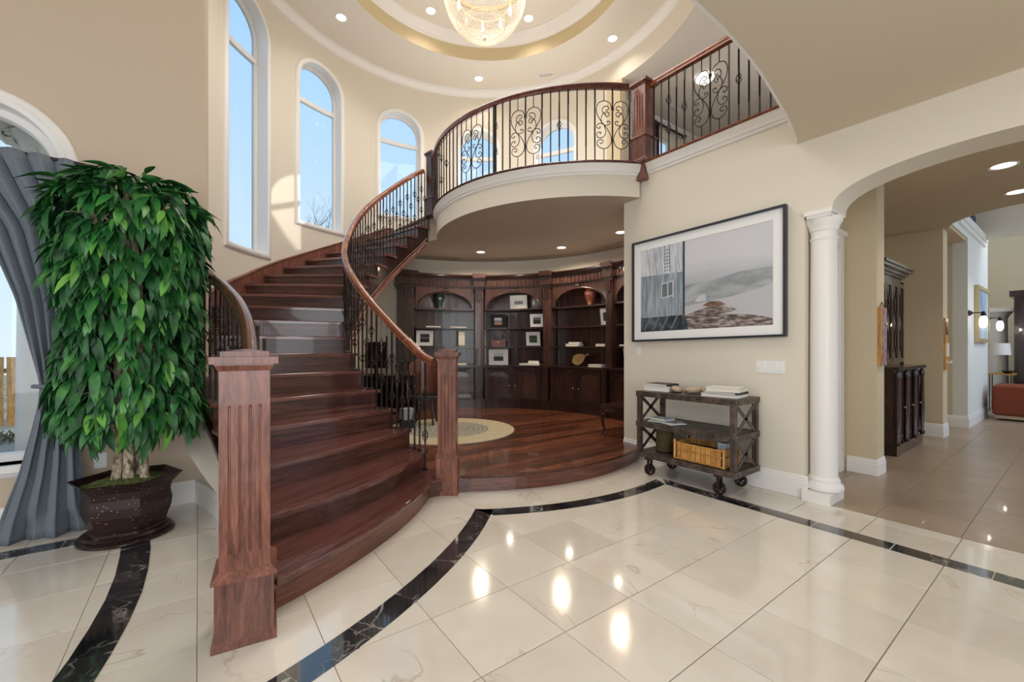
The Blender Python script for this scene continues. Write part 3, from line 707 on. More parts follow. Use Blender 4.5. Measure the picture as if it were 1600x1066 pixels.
# ------------------------------------------------------------------ railings
def newel_mb(M, w, h, plinth, cap=True, drop=0.0, z0=0.0):
    """parts dict of a square newel, built upright around the local origin"""
    def sq(hw, a, b, hw2=None):
        hw2 = hw if hw2 is None else hw2
        return [(-hw,-hw,a),(hw,-hw,a),(hw,hw,a),(-hw,hw,a),(-hw2,-hw2,b),(hw2,-hw2,b),(hw2,hw2,b),(-hw2,hw2,b)], [(0,3,2,1),(4,5,6,7),(0,1,5,4),(1,2,6,5),(2,3,7,6),(3,0,4,7)]
    out = {}
    def mk(nm, lst):
        b = MB()
        for hw, a, c, *r in lst:
            v, f = sq(hw, a, c, *(r or [None])); b.add([M @ Vector(x) for x in v], f)
        out[nm] = b
    s = w/2; p = s*1.16
    mk('plinth', [(p*1.1, z0, z0+0.03), (p*1.1, z0+0.03, z0+0.045, p), (p, z0+0.045, z0+plinth)])
    mk('plinth_moulding', [(p*1.11, z0+plinth, z0+plinth+0.014), (p*1.11, z0+plinth+0.014, z0+plinth+0.04, s*1.02)])
    # fluted shaft: four faces with three or four grooves
    b = MB(); za, zb = z0+plinth+0.035, z0+h-0.10; fa, fb = za+0.07, zb-(h-plinth)*0.16
    g = s*0.055; dep = s*0.07; gx = [-0.6*s, -0.2*s, 0.2*s, 0.6*s]
    outl = []
    for sd in range(4):
        R = Matrix.Rotation(sd*pi/2, 4, 'Z'); row = [(-s, -s)]
        for x in gx: row += [(x-g, -s), (x-g*0.5, -s+dep), (x+g*0.5, -s+dep), (x+g, -s)]
        outl += [(R @ Vector((x, y, 0))) for x, y in row]
    pl = []
    for sd in range(4):
        R = Matrix.Rotation(sd*pi/2, 4, 'Z'); row = [(-s, -s)]
        for x in gx: row += [(x-g, -s), (x-g*0.5, -s), (x+g*0.5, -s), (x+g, -s)]
        pl += [(R @ Vector((x, y, 0))) for x, y in row]
    n = len(outl); vs = []
    for z, o_ in ((za, pl), (fa, pl), (fa+0.012, outl), (fb, outl), (fb+0.012, pl), (zb, pl)): vs += [M @ Vector((q.x, q.y, z)) for q in o_]
    b.add(vs, [(k*n+i, k*n+(i+1) % n, (k+1)*n+(i+1) % n, (k+1)*n+i) for k in range(5) for i in range(n)])
    out['shaft'] = b
    if cap:
        mk('cap', [(s*1.02, z0+h-0.10, z0+h-0.075, s*1.16), (s*1.16, z0+h-0.075, z0+h-0.068), (s*1.34, z0+h-0.068, z0+h-0.036), (s*0.96, z0+h-0.036, z0+h-0.012), (s*0.96, z0+h-0.012, z0+h, s*0.12)])
    if drop:
        b = MB(); q = s*0.6
        pr = [(q, z0), (q*0.9, z0-0.03), (q*0.75, z0-0.06), (q*1.05, z0-drop+0.03), (q*1.15, z0-drop+0.015), (q*0.7, z0-drop)]
        b.add([M @ Vector(v) for v in MB().lathe([(r*1.41, z) for r, z in pr], 4, a0=pi/4, a1=pi/4+2*pi).v], MB().lathe(pr, 4, a0=pi/4, a1=pi/4+2*pi).f)
        out['pendant'] = b
    return out
def newel(parent, x, y, rz, w, h, plinth, m=M_post, z0=0.0, drop=0.0):
    M = Matrix.Translation((x, y, 0)) @ Matrix.Rotation(rz, 4, 'Z')
    d = newel_mb(M, w, h, plinth, z0=z0, drop=drop); sh = put('newel_post', d.pop('shaft'), m, parent)
    for nm, b in d.items(): put(nm, b, m, sh)
    return sh
RP_ = [(-0.032, -0.035), (-0.02, -0.04), (0.02, -0.04), (0.032, -0.035), (0.03, -0.012), (0.036, 0.0), (0.034, 0.02), (0.02, 0.034), (0, 0.038), (-0.02, 0.034), (-0.034, 0.02), (-0.036, 0.0), (-0.03, -0.012)]
def bask_mesh():
    mb = MB()
    for q in range(4):
        path = []
        for i in range(9):
            t = i/8; a = q*pi/2+t*2.2; r = 0.004+0.026*sin(pi*t)**0.8; path.append((r*cos(a), r*sin(a), -0.048+0.096*t))
        mb.tube(path, 0.0042, 4)
    mb.lathe([(0.001, 0.048), (0.011, 0.05), (0.011, 0.062), (0.001, 0.064)], 6); mb.lathe([(0.001, -0.064), (0.011, -0.062), (0.011, -0.05), (0.001, -0.048)], 6)
    me = bpy.data.meshes.new('basket'); me.from_pydata(mb.v, [], mb.f); me.materials.append(M_iron); return me
BASK = bask_mesh()
def baluster(parent, x, y, z0, z1, style, rot=0.0, shoe=True, part='baluster'):
    """style: list of (kind, fraction along the height)"""
    L = z1-z0; s = 0.0068; vs = []; fs = []
    zones = {'plain': [], 'one': [(0.22, 0.44), (0.60, 0.84)], 'two': [(0.40, 0.62)], 'twist': [(0.2, 0.8)]}[style]
    bk = {'plain': [], 'one': [0.52], 'two': [0.32, 0.70], 'twist': []}[style]
    st = [0.0]
    for a, b in zones:
        n = max(4, int((b-a)*L/0.011)); st += [a]+[a+(b-a)*i/n for i in range(1, n+1)]
    st += [1.0]; ang = rot; prev = 0; tw = 0
    for i, t in enumerate(st):
        inz = any(a < t <= b+1e-6 for a, b in zones)
        if inz: ang += pi/4
        k = 1.12 if inz else 1.0
        for q in range(4):
            A = ang+pi/4+q*pi/2; vs.append((x+s*1.414*k*cos(A), y+s*1.414*k*sin(A), z0+L*t))
    m = len(st); fs = [(i*4+q, i*4+(q+1) % 4, i*4+4+(q+1) % 4, i*4+4+q) for i in range(m-1) for q in range(4)]
    mb = MB().add(vs, fs)
    if shoe:
        mb.add([(x+dx*w, y+dy*w, z) for z, w in ((z0, 0.016), (z0+0.014, 0.016), (z0+0.024, 0.009)) for dx, dy in ((-1,-1),(1,-1),(1,1),(-1,1))], [(0,3,2,1),(0,1,5,4),(1,2,6,5),(2,3,7,6),(3,0,4,7),(4,5,9,8),(5,6,10,9),(6,7,11,10),(7,4,8,11),(8,9,10,11)])
    o = put(part, mb, M_iron, parent)
    R = root_of(parent); Mi = MW[R.name].inverted()
    for t in bk:
        b = link('basket', BASK, o); b.location = Mi @ Vector((x, y, z0+L*t)); b.rotation_euler = (0, 0, rot)
    return o
# right-hand (inner) rail of the stairs
rr = thing('stair_railing', 'long sweeping stair rail on the inner side, wooden handrail over dark iron balusters', 'railing', (1.86, 3.57, 0))
newel(rr, 1.885, 3.575, radians(-36), 0.165, 1.345, 0.34)
RA = [228,220,209,198,187,175,165,155,143,124,105,90,84]; RZ = [1.19,1.36,1.60,1.86,2.11,2.34,2.54,2.75,3.03,3.52,4.0,4.36,4.44]
def railz(a): return lerp(a, RA[::-1], RZ[::-1])
def railr(a): return lerp(a, [84, 126, 150, 208, 220, 229], [1.68, 1.67, 1.62, 1.63, 1.70, 1.86])
def smooth_path(f, a0, a1, n): return [f(a0+(a1-a0)*i/n) for i in range(n+1)]
def rp(a):
    z = sum(railz(a+d) for d in (-5, -2.5, 0, 2.5, 5))/5; return P(a, railr(a), z)
put('handrail', MB().sweep(smooth_path(rp, 228.5, 87.5, 90), RP_), M_rail, rr, smooth=50)
cnt = 0
for k in range(1, 19):
    for f in ([0.72] if k == 1 else [0.12, 0.45, 0.78]):
        a = AI[k]+(AI[k+1]-AI[k])*f; r = lerp(a, [84, 126, 150, 208, 220, 229], [1.68, 1.67, 1.62, 1.63, 1.70, 1.90])
        x, y, _ = P(a, r); baluster(rr, x, y, ZN[k], rp(a)[2]-0.03, ['two', 'one'][cnt % 2], radians(a)); cnt += 1
# left-hand short rail
rl = thing('stair_railing', 'short left-hand stair rail from the large front newel post to the wall', 'railing', (0.19, 2.39, 0))
newel(rl, 0.185, 2.395, radians(-7), 0.20, 1.345, 0.30)
LV = [2.45, 2.8, 3.05, 3.4, 3.87, 4.2, 4.66]; LU = [0.215, 0.235, 0.235, 0.215, 0.17, 0.115, 0.02]; LZ = [1.25, 1.42, 1.53, 1.66, 1.80, 1.90, 2.02]
def lp(v): return (sum(lerp(v+d, LV, LU) for d in (-.12, 0, .12))/3, v, sum(lerp(v+d, LV, LZ) for d in (-.1, 0, .1))/3)
put('handrail', MB().sweep(smooth_path(lp, 2.46, 4.66, 30), RP_), M_rail_dark, rl, smooth=50)
cnt = 0
for k in range(1, 7):
    va = PO[k].y; vb = PO[k+1].y if k < 6 else 4.66
    for f in ([0.75] if k == 1 else ([0.2] if k == 6 else [0.15, 0.48, 0.82])):
        v = va+(vb-va)*f; u = lerp(v, OV, OU)+0.035; baluster(rl, u, v, ZN[k], lp(v)[2]-0.03, ['two', 'one'][cnt % 2], 0.3); cnt += 1

# wrought scrolls, drawn in a plane (x across, z up) and wrapped onto the railing line
def spiral(cx, cz, r0, r1, a0, a1, n=14):
    return [(cx+(r0+(r1-r0)*i/n)*cos(radians(a0+(a1-a0)*i/n)), cz+(r0+(r1-r0)*i/n)*sin(radians(a0+(a1-a0)*i/n))) for i in range(n+1)]
def smooth2(pts, n=5):
    out = []
    for i in range(len(pts)-1):
        p0 = pts[max(0, i-1)]; p1 = pts[i]; p2 = pts[i+1]; p3 = pts[min(len(pts)-1, i+2)]
        for k in range(n):
            t = k/n; out.append(tuple(0.5*((2*p1[j])+(-p0[j]+p2[j])*t+(2*p0[j]-5*p1[j]+4*p2[j]-p3[j])*t*t+(-p0[j]+3*p1[j]-3*p2[j]+p3[j])*t**3) for j in (0, 1)))
    return out+[pts[-1]]
def scroll_curves(w, h):
    """one half of the pair: tall S between x = 0 and x = w, height h; curls face the middle bar at x = w"""
    X = lambda x: w*x; Z = lambda z: h*z; R = 0.16*w*1.35
    big = [(X(.62), Z(.80))]+[]
    cu = []
    cu.append(smooth2(spiral(X(.66), Z(.83), R*0.35, R*1.15, 20, 330, 7)[::1][:0]+[(X(.60), Z(.815)), (X(.70), Z(.80)), (X(.80), Z(.84)), (X(.70), Z(.885)), (X(.50), Z(.87)), (X(.40), Z(.80)), (X(.48), Z(.735)), (X(.60), Z(.72))]))
    cu.append(smooth2([(X(.66), Z(.72)), (X(.58), Z(.70)), (X(.66), Z(.665)), (X(.80), Z(.70)), (X(.80), Z(.745)), (X(.62), Z(.765)), (X(.44), Z(.72)), (X(.34), Z(.62)), (X(.40), Z(.54)), (X(.50), Z(.50)), (X(.68), Z(.485)), (X(.86), Z(.52)), (X(.84), Z(.565)), (X(.70), Z(.57)), (X(.70), Z(.54))]))
    cu.append(smooth2([(X(.50), Z(1.0)), (X(.20), Z(.955)), (X(.06), Z(.84)), (X(.12), Z(.70)), (X(.34), Z(.57)), (X(.50), Z(.50)), (X(.72), Z(.40)), (X(.92), Z(.26)), (X(.94), Z(.14)), (X(.78), Z(.04)), (X(.50), Z(0.0)), (X(.24), Z(.03)), (X(.10), Z(.10)), (X(.16), Z(.17)), (X(.36), Z(.185)), (X(.46), Z(.14)), (X(.34), Z(.105)), (X(.26), Z(.13))], 5))
    cu.append(smooth2([(X(.50), Z(1.0)), (X(.82), Z(.96)), (X(.95), Z(.86)), (X(.93), Z(.80))]))
    cu.append(smooth2([(X(.50), Z(.50)), (X(.30), Z(.53)), (X(.12), Z(.50)), (X(.08), Z(.45)), (X(.20), Z(.42)), (X(.30), Z(.44)), (X(.24), Z(.465))]))
    cu.append(smooth2([(X(.26), Z(.30)), (X(.34), Z(.335)), (X(.20), Z(.345)), (X(.08), Z(.30)), (X(.14), Z(.24)), (X(.34), Z(.225)), (X(.54), Z(.27)), (X(.62), Z(.36)), (X(.56), Z(.44)), (X(.50), Z(.50))]))
    return cu
def scroll_panel(parent, at, s0, sp, z0, z1):
    """at(s, z) -> world; two mirrored scrolls either side of the bar at s0"""
    L = z1-z0; a, b = z0+0.17*L, z0+0.83*L; mb = MB()
    for sg in (-1, 1):
        for c in scroll_curves(sp*0.98, b-a): mb.tube([at(s0+sg*(sp-x if True else x), a+z) for x, z in c], 0.0052, 5)
        mb.tube([at(s0+sg*sp*0.5, z0), at(s0+sg*sp*0.5, a)], 0.0065, 4); mb.tube([at(s0+sg*sp*0.5, b), at(s0+sg*sp*0.5, z1)], 0.0065, 4)
    return put('scroll_panel', mb, M_iron, parent, smooth=60)
# curved balcony railing
rb = thing('balcony_railing', 'curved balcony railing with dark wooden rail and three pairs of iron scrolls', 'railing', (4.36, 3.22, 3.6))
newel(rb, 4.365, 3.235, radians(0), 0.19, 1.02, 0.30, z0=3.575, drop=0.20)
newel(rb, 3.19, 6.62, radians(10), 0.14, 1.10, 0.28, M_case_l, z0=3.575)
RB = 2.38
def bp(a, z, r=RB): return (CB[0]+r*cos(radians(a)), CB[1]+r*sin(radians(a)), z)
a_s, a_e = 242.0, 151.5
put('handrail', MB().sweep([bp(a_s+(a_e-a_s)*i/50, 4.50) for i in range(51)], RP_), M_rail_dark, rb, smooth=50)
da = math.degrees(0.1063/RB)
put('support_post', MB().cbox((*bp(201.1, 0)[:2], 4.04), (.035, .035, .88), radians(201)), M_iron, rb)
angs = [237.3+da*(2-i) for i in range(36) if 237.3+da*(2-i) > 152.8]; pidx = [2, 12, 20]
for i, a in enumerate(angs):
    near = [p for p in pidx if abs(i-p) == 1]
    if near: continue
    x, y, _ = bp(a, 0); ctr = i in pidx
    sty = 'twist' if ctr else ['plain', 'twist', 'one', 'plain', 'two', 'twist'][i % 6]
    if any(abs(i-p) == 2 for p in pidx): sty = 'twist'
    baluster(rb, x, y, 3.597, 4.47, sty, radians(a), shoe=False)
sa = math.degrees(1/RB)
for p in pidx:
    scroll_panel(rb, lambda s, z, p=p: bp(angs[p]+s*sa, z), 0.0, 0.1063*1.95, 3.597, 4.47)
# straight railing over the picture wall
rh = thing('balcony_railing', 'straight balcony railing above the large framed picture, one pair of iron scrolls', 'railing', (UW, 2.3, 3.6))
put('handrail', MB().sweep([(UW, 3.15, 4.52), (UW, 0.9, 4.52)], RP_), M_rail, rh, smooth=50)
ysb = [3.10-0.0993*i for i in range(20)]; ci = 7
for i, y in enumerate(ysb):
    if abs(i-ci) == 1: continue
    sty = 'twist' if i == ci else ['twist', 'plain', 'two', 'twist', 'one', 'plain', 'two', 'plain', 'plain', 'plain', 'one', 'twist', 'one', 'plain', 'twist', 'one', 'plain', 'twist', 'plain', 'one'][i]
    baluster(rh, UW, y, 3.597, 4.49, sty, 0, shoe=False)
scroll_panel(rh, lambda s, z: (UW, ysb[ci]+s, z), 0.0, 0.0993*1.95, 3.597, 4.49)

# ------------------------------------------------------------------ raised wooden platform of the library niche
platform = [(1.96, 3.50)]+arc(CP, RP, math.degrees(atan2(3.50-CP[1], 1.96-CP[0])), math.degrees(atan2(3.31-CP[1], UW-0.0-CP[0])), 18)[1:]+[(5.86, 3.545)]+[P(a, RW-0.005)[:2] for a in range(-28, 151, 6)]+[(0.6, 5.0), (0.6, 3.9), (1.2, 3.60)]
pf = struct('floor_platform', MB().prism([(p[0], p[1]) for p in platform], 0.0, ZP-0.018), M_step)
put('platform_riser', MB().arcbox(CP, RP-0.005, RP+0.006, 234, 296.5, 0, ZP-0.016, 24), M_bent, pf)
put('platform_nosing', MB().sweep([(x, y, ZP-0.014) for x, y in arc(CP, RP-0.01, 234, 296.5, 26)], [(-0.02, -0.012), (0.03, -0.012), (0.036, 0.0), (0.03, 0.013), (-0.02, 0.013)][::1]), M_floorwood, pf, smooth=50)
back = [p for p in [P(a, RW-0.005)[:2] for a in range(-29, 152, 5)] if p[1] > 3.5]+[(0.7, 4.6), (1.3, 3.5), (5.83, 3.5)]
front = [p for p in arc(CP, RP, 234.7, 297, 24) if p[1] <= 3.5 and p[0] <= UW+0.01]+[(UW, 3.5), (1.97, 3.5)]
pw = 0.125; nplank = 0; v = 3.5-4*pw
while v < 8.4:
    u = -0.6-random.random()*0.9; cv = back if v > 3.49 else front
    while u < 6.4:
        L = 1.5+random.random()*0.7
        q = clip([(u+.001, v+.0012), (u+L-.001, v+.0012), (u+L-.001, v+pw-.0012), (u+.001, v+pw-.0012)], cv)
        if len(q) >= 3:
            area = abs(sum(q[i][0]*q[(i+1) % len(q)][1]-q[(i+1) % len(q)][0]*q[i][1] for i in range(len(q))))/2
            if area > 0.004 and nplank < 298:
                put('plank', MB().prism(q, ZP-0.017, ZP), M_floorwood, pf); nplank += 1
        u += L
    v += pw

# ------------------------------------------------------------------ recessed lights, vents, chandelier
def downlight(x, y, z, label, group, power, r=0.075, spot=130, col=WARM, blend=.8):
    t = thing('recessed_light', label, 'ceiling light', (x, y, z), 0, group)
    put('trim_ring', MB().lathe([(r, -0.002), (r+0.022, -0.006), (r+0.024, 0.0), (r, 0.004)], 20, (x, y, z)), M_white, t, smooth=40)
    put('lens', MB().lathe([(0.0005, -0.003), (r, -0.003)], 20, (x, y, z)), M_glow, t)
    if power: light('SPOT', 'downlight', (x, y, z-0.02), power, col, rot=(0, 0, 0), spot=spot, soft=0.07).data.spot_blend = blend
    return t
for (x, y), l in zip([(4.38, 6.97), (5.38, 5.78), (5.43, 4.45)], ['round recessed light in the library niche ceiling, nearest the stairs', 'middle round recessed light in the library niche ceiling', 'recessed light in the niche ceiling, cut by the picture wall edge']):
    downlight(x, y, ZS-0.001, l, 'recessed lights in the niche ceiling', 95, spot=168, blend=.5, col=(1.0, .84, .62))
downlight(3.35, 4.5, ZS+0.0, 'recessed light in the niche ceiling above the platform step', 'recessed lights in the niche ceiling', 26) if False else None
for (x, y), l in zip([(1.911, 7.421), (4.628, 7.441), (5.951, 5.052)], ['recessed light in the outer ceiling ring, above the second tall window', 'recessed light in the outer ceiling ring, above the middle of the far wall', 'recessed light in the outer ceiling ring, towards the gallery']):
    downlight(x*0.99+0.02, y*0.99+0.03, 6.829, l, 'recessed lights in the outer ceiling ring', 26)
for (x, y), l in zip([(3.344*0.98, 6.993*0.98), (4.861*0.98, 6.096*0.98)], ['recessed light in the raised inner ceiling, left of the chandelier', 'recessed light in the raised inner ceiling, right of the chandelier']):
    downlight(x, y, 7.248, l, 'recessed lights in the raised inner ceiling', 24)
for (x, y), l in zip([(6.40, 0.518), (7.60, 0.508)], ['nearer oval-looking recessed light in the hall ceiling', 'farther recessed light in the hall ceiling']):
    downlight(x, y, 3.149, l, 'recessed lights in the hall ceiling', 45, r=0.085)
light('SPOT', 'downlight', (10.4, 0.2, 3.1), 40, WARM, spot=140, soft=0.1)
light('AREA', 'great_room_daylight', (13.0, -1.5, 4.5), 80, DAY, 3.5, 3.0, aim((13.0, -1.5, 4.5), (11.0, 1.2, 2.0)))
light('POINT', 'gallery_fill', (7.6, 2.2, 4.9), 45, NEUT, soft=0.4)  # point light without a fixture, added to brighten the gallery ceiling
t = tag(put('flush_light', MB().lathe([(0.001, -0.11), (0.09, -0.10), (0.15, -0.05), (0.165, 0.0), (0.001, 0.0)], 20, (7.447, 4.19, 6.30)), M_glow_soft, None, smooth=60), 'glowing round flush light on the gallery ceiling behind the iron scrolls', 'ceiling light')
def vent(x, y, z, rz, label, grp=None):
    t = thing('ceiling_vent', label, 'air vent', (x, y, z), rz); M = MW[t.name]
    put('frame', MB().plate([[(-.17, -.075), (.17, -.075), (.17, .075), (-.17, .075)], [(-.145, -.05), (.145, -.05), (.145, .05), (-.145, .05)]], lambda a, b, d: tuple(M @ Vector((a, b, -d))), 0.008), M_white, t)
    put('duct_opening', MB().add([M @ Vector(v) for v in ((-.145, -.05, -.001), (.145, -.05, -.001), (.145, .05, -.001), (-.145, .05, -.001))], [(0, 1, 2, 3)]), flat('vent_shadow', 170, 168, 162), t)
    for i in range(9):
        x_ = -.13+.0325*i; put('slat', MB().box(x_-.009, -.05, -.007, x_+.004, .05, -.003, M), M_white, t)
vent(5.62, 6.50, 6.829, radians(-48), 'white rectangular air vent in the outer ceiling ring')
vent(7.90, 5.15, 6.299, radians(0), 'small square air vent in the gallery ceiling near the curtained window')

ch = thing('chandelier', 'large round crystal-bead chandelier hanging from the domed ceiling', 'chandelier', (3.22, 5.02, 5.50))
cx, cy = 3.22, 5.02
def ctube(rs, zs, r=0.006, n=6): pass
put('canopy', MB().lathe([(0.001, 7.25), (0.12, 7.25), (0.12, 7.2), (0.03, 7.16), (0.03, 6.95), (0.001, 6.95)], 20, (cx, cy, 0)), M_gold, ch, smooth=50)
put('outer_ring', MB().lathe([(0.56, 6.50), (0.60, 6.50), (0.60, 6.55), (0.56, 6.55), (0.56, 6.50)], 48, (cx, cy, 0)), M_gold, ch, smooth=30)
put('inner_ring', MB().lathe([(0.285, 5.87), (0.295, 5.865), (0.298, 5.885), (0.285, 5.89), (0.285, 5.87)], 40, (cx, cy, 0)), M_gold, ch, smooth=30)
def bowl(t):   # lower bowl profile from ring to the tip
    return 0.60*cos(t*pi/2)**0.75, 6.50-0.80*sin(t*pi/2)
bead = [(-.006, 0, 0), (.006, 0, 0), (0, -.006, 0), (0, .006, 0), (0, 0, .011), (0, 0, -.011)]; bf = [(0, 2, 4), (2, 1, 4), (1, 3, 4), (3, 0, 4), (2, 0, 5), (1, 2, 5), (3, 1, 5), (0, 3, 5)]
mb = MB()
for k in range(44):
    t_ = k/44; r, z = bowl(t_); nbd = max(6, int(2*pi*r/0.017))
    for i in range(nbd):
        a = 2*pi*i/nbd+k*0.4; mb.add([(cx+r*cos(a)+x, cy+r*sin(a)+y, z+q) for x, y, q in bead], bf)
    if k % 1 == 0: mb.lathe([(r-0.0012, z), (r+0.0012, z+.001)], 40, (cx, cy, 0))
o = put('bead_strings', mb, M_cryst, ch, kind='stuff', fix=False)
mb = MB()
for k in range(9):
    r = 0.27*(1-(k/9)**1.6)+0.01; z = 5.86-0.02*k
    nbd = max(3, int(2*pi*r/0.028))
    for i in range(nbd):
        a = 2*pi*i/nbd; mb.add([(cx+r*cos(a)+x*1.6, cy+r*sin(a)+y*1.6, z+q*1.8) for x, y, q in bead], bf)
put('crystal_drops', mb, M_cryst, ch, kind='stuff', fix=False)
put('finial', MB().lathe([(0.001, 5.70), (0.02, 5.675), (0.024, 5.655), (0.012, 5.635), (0.001, 5.62)], 10, (cx, cy, 0)), M_cryst, ch, smooth=50)
for i in range(8):
    a = 2*pi*i/8+0.3; x, y = cx+0.36*cos(a), cy+0.36*sin(a)
    put('bulb', MB().lathe([(0.001, 6.02), (0.02, 6.05), (0.024, 6.09), (0.012, 6.14), (0.008, 6.17)], 8, (x, y, 0)), M_glow_soft, ch, smooth=50)
put('bulb_ring', MB().lathe([(0.352, 6.17), (0.37, 6.17), (0.37, 6.185), (0.352, 6.185), (0.352, 6.17)], 32, (cx, cy, 0)), M_gold, ch)
light('POINT', 'chandelier_light', (cx, cy, 6.75), 12, WARM, soft=0.25)

# ------------------------------------------------------------------ library bookcases along the niche wall
RF, RU, RK = 2.62, 2.76, 3.10
bays = [(82.0, 57.8), (53.0, 28.4), (23.9, -0.8), (-4.8, -27.5)]
pil = [(88.0, 82.0), (57.8, 53.0), (28.4, 23.9), (-0.8, -4.8)]
def door_panel(mb_f, mb_p, a0, a1, z0, z1, r):
    """arched raised panel door on the arc; a0 > a1"""
    am = (a0+a1)/2; hw = radians(abs(a0-a1))/2*r; st = 0.055
    L = [(-hw+.004, z0), (hw-.004, z0), (hw-.004, z1), (-hw+.004, z1)]; iw = hw-st; n = 12
    zs = z1-0.075-iw*0.55
    H_ = [(-iw, z0+0.07), (iw, z0+0.07)]+[(iw*cos(pi*k/n), zs+iw*0.55*sin(pi*k/n)) for k in range(n+1)]
    f = lambda off: (lambda s, z, d: P(am-math.degrees(s/r), r-off+d, z))
    mb_f.plate([L, H_], f(0.022), 0.022)
    mb_p.plate([[(s*0.995, z0+0.07+(z-z0-0.07)*0.995) for s, z in H_]], f(0.008), 0.008)
    K = [(s*0.8, z0+0.07+0.03+(z-z0-0.07)*0.86) for s, z in H_]
    mb_p.plate([K], f(0.016), 0.008)
for bi, ((a0, a1), lab) in enumerate(zip(bays, ['built-in dark bookcase bay nearest the stairs, green urn on its top shelf', 'built-in dark bookcase bay holding four framed pictures, second from the stairs', 'built-in dark bookcase bay with the terracotta urn and fireplace bellows', 'built-in dark bookcase bay mostly hidden by the edge of the picture wall'])):
    am = (a0+a1)/2; t = thing('bookcase', lab, 'bookcase', P(am, RK, ZP), 0, 'built-in bookcases around the niche')
    put('base_cabinet', MB().arcbox(C, RF+0.03, RK, a0, a1, ZP, 0.97, 8), M_case, t)
    put('plinth', MB().arcbox(C, RF-0.02, RF+0.05, a0, a1, ZP, ZP+0.16, 8).arcbox(C, RF-0.03, RF+0.05, a0, a1, ZP+0.16, ZP+0.185, 8), M_case, t)
    for (d0, d1) in ((a0-0.5, am+0.25), (am-0.25, a1+0.5)):
        f, p = MB(), MB(); door_panel(f, p, d0, d1, ZP+0.20, 0.955, RF+0.03)
        d = put('door', f, M_case, t); put('raised_panel', p, M_case_l, d)
        ak = (d1+1.1) if d1 > am else (d0-1.1)
        put('knob', MB().lathe([(0.001, 0.028), (0.012, 0.024), (0.014, 0.016), (0.006, 0.008), (0.006, 0)], 10, P(ak, RF+0.008, 0.60), axis=Matrix.Rotation(radians(ak), 4, 'Z') @ Matrix.Rotation(-pi/2, 4, 'Y')), M_gold, d, smooth=50)
    put('countertop', MB().arcbox(C, RF-0.03, RK, a0+.2, a1-.2, 0.97, 1.005, 8), M_case, t)
    put('back_panel', MB().arcbox(C, RK-0.02, RK, a0, a1, 1.005, 2.72, 8), M_case_l, t)
    for q in range(1, 4):
        aq = a0+(a1-a0)*q/4; put('back_batten', MB().arcbox(C, RK-0.026, RK-0.02, aq+.2, aq-.2, 1.005, 2.45, 1), M_case, t)
    for z in (1.38, 1.76, 2.14): put('shelf', MB().arcbox(C, RU+0.0, RK-0.02, a0, a1, z-0.028, z, 8), M_case, t)
    # arched fascia over the top shelf
    mb = MB(); hw = radians(a0-a1)/2*RU; n = 24
    top = [(-hw, 2.57), (hw, 2.57)]; lowp = [(hw*0.90*cos(pi*k/n), 2.16+0.30*sin(pi*k/n)) for k in range(n+1)]
    vs = []
    for k in range(n+1):
        s, z = lowp[k]; vs += [P(am-math.degrees(s/RU), RU-0.006, z), P(am-math.degrees(s/RU), RU-0.006, 2.57), P(am-math.degrees(s/RU), RU+0.016, z)]
    fs = []
    for k in range(n): fs += [(3*k, 3*k+3, 3*k+4, 3*k+1), (3*k, 3*k+2, 3*k+5, 3*k+3)]
    mb.add(vs, fs)
    for sg in (-1, 1): mb.arcbox(C, RU-0.006, RU+0.016, am-math.degrees(sg*hw/RU), am-math.degrees(sg*hw*0.9/RU), 2.14, 2.57, 1)
    put('arched_fascia', mb, M_case_l, t, fix=False)
    put('arch_moulding', MB().tube([P(am-math.degrees(s/RU), RU-0.012, z) for s, z in [(x*1.03, 2.16+(z_-2.16)*1.05) for x, z_ in lowp]], 0.011, 6), M_case, t, smooth=60)
    fr = put('frieze', MB().arcbox(C, RU-0.03, RK, a0, a1, 2.57, 2.73, 8), M_case, t)
    mb = MB(); nr = 14
    for q in range(nr): mb.arcbox(C, RU-0.042, RU-0.03, a0-(a0-a1)*(q+.12)/nr, a0-(a0-a1)*(q+.88)/nr, 2.59, 2.70, 1)
    put('reeding', mb, M_case_l, fr)
    put('cornice', MB().lathe([(RK, 2.73), (RU-0.05, 2.73), (RU-0.055, 2.745), (RU-0.085, 2.765), (RU-0.11, 2.80), (RU-0.11, 2.815), (RK, 2.815)], 10, (C[0], C[1], 0), radians(a0), radians(a1)), M_case, t, smooth=30)
    put('picture_light', MB().tube([P(am-0.3, RU-0.01, 2.52), P(am-0.3, RU-0.09, 2.56), P(am-0.3, RU-0.12, 2.52)], 0.006, 6).tube([P(am-1.5, RU-0.12, 2.50), P(am+0.9, RU-0.12, 2.50)], 0.018, 8), M_iron, t, smooth=60)
    light('POINT', 'shelf_glow', P(am, RU-0.35, 2.35), 2.6, WARM, soft=0.05)
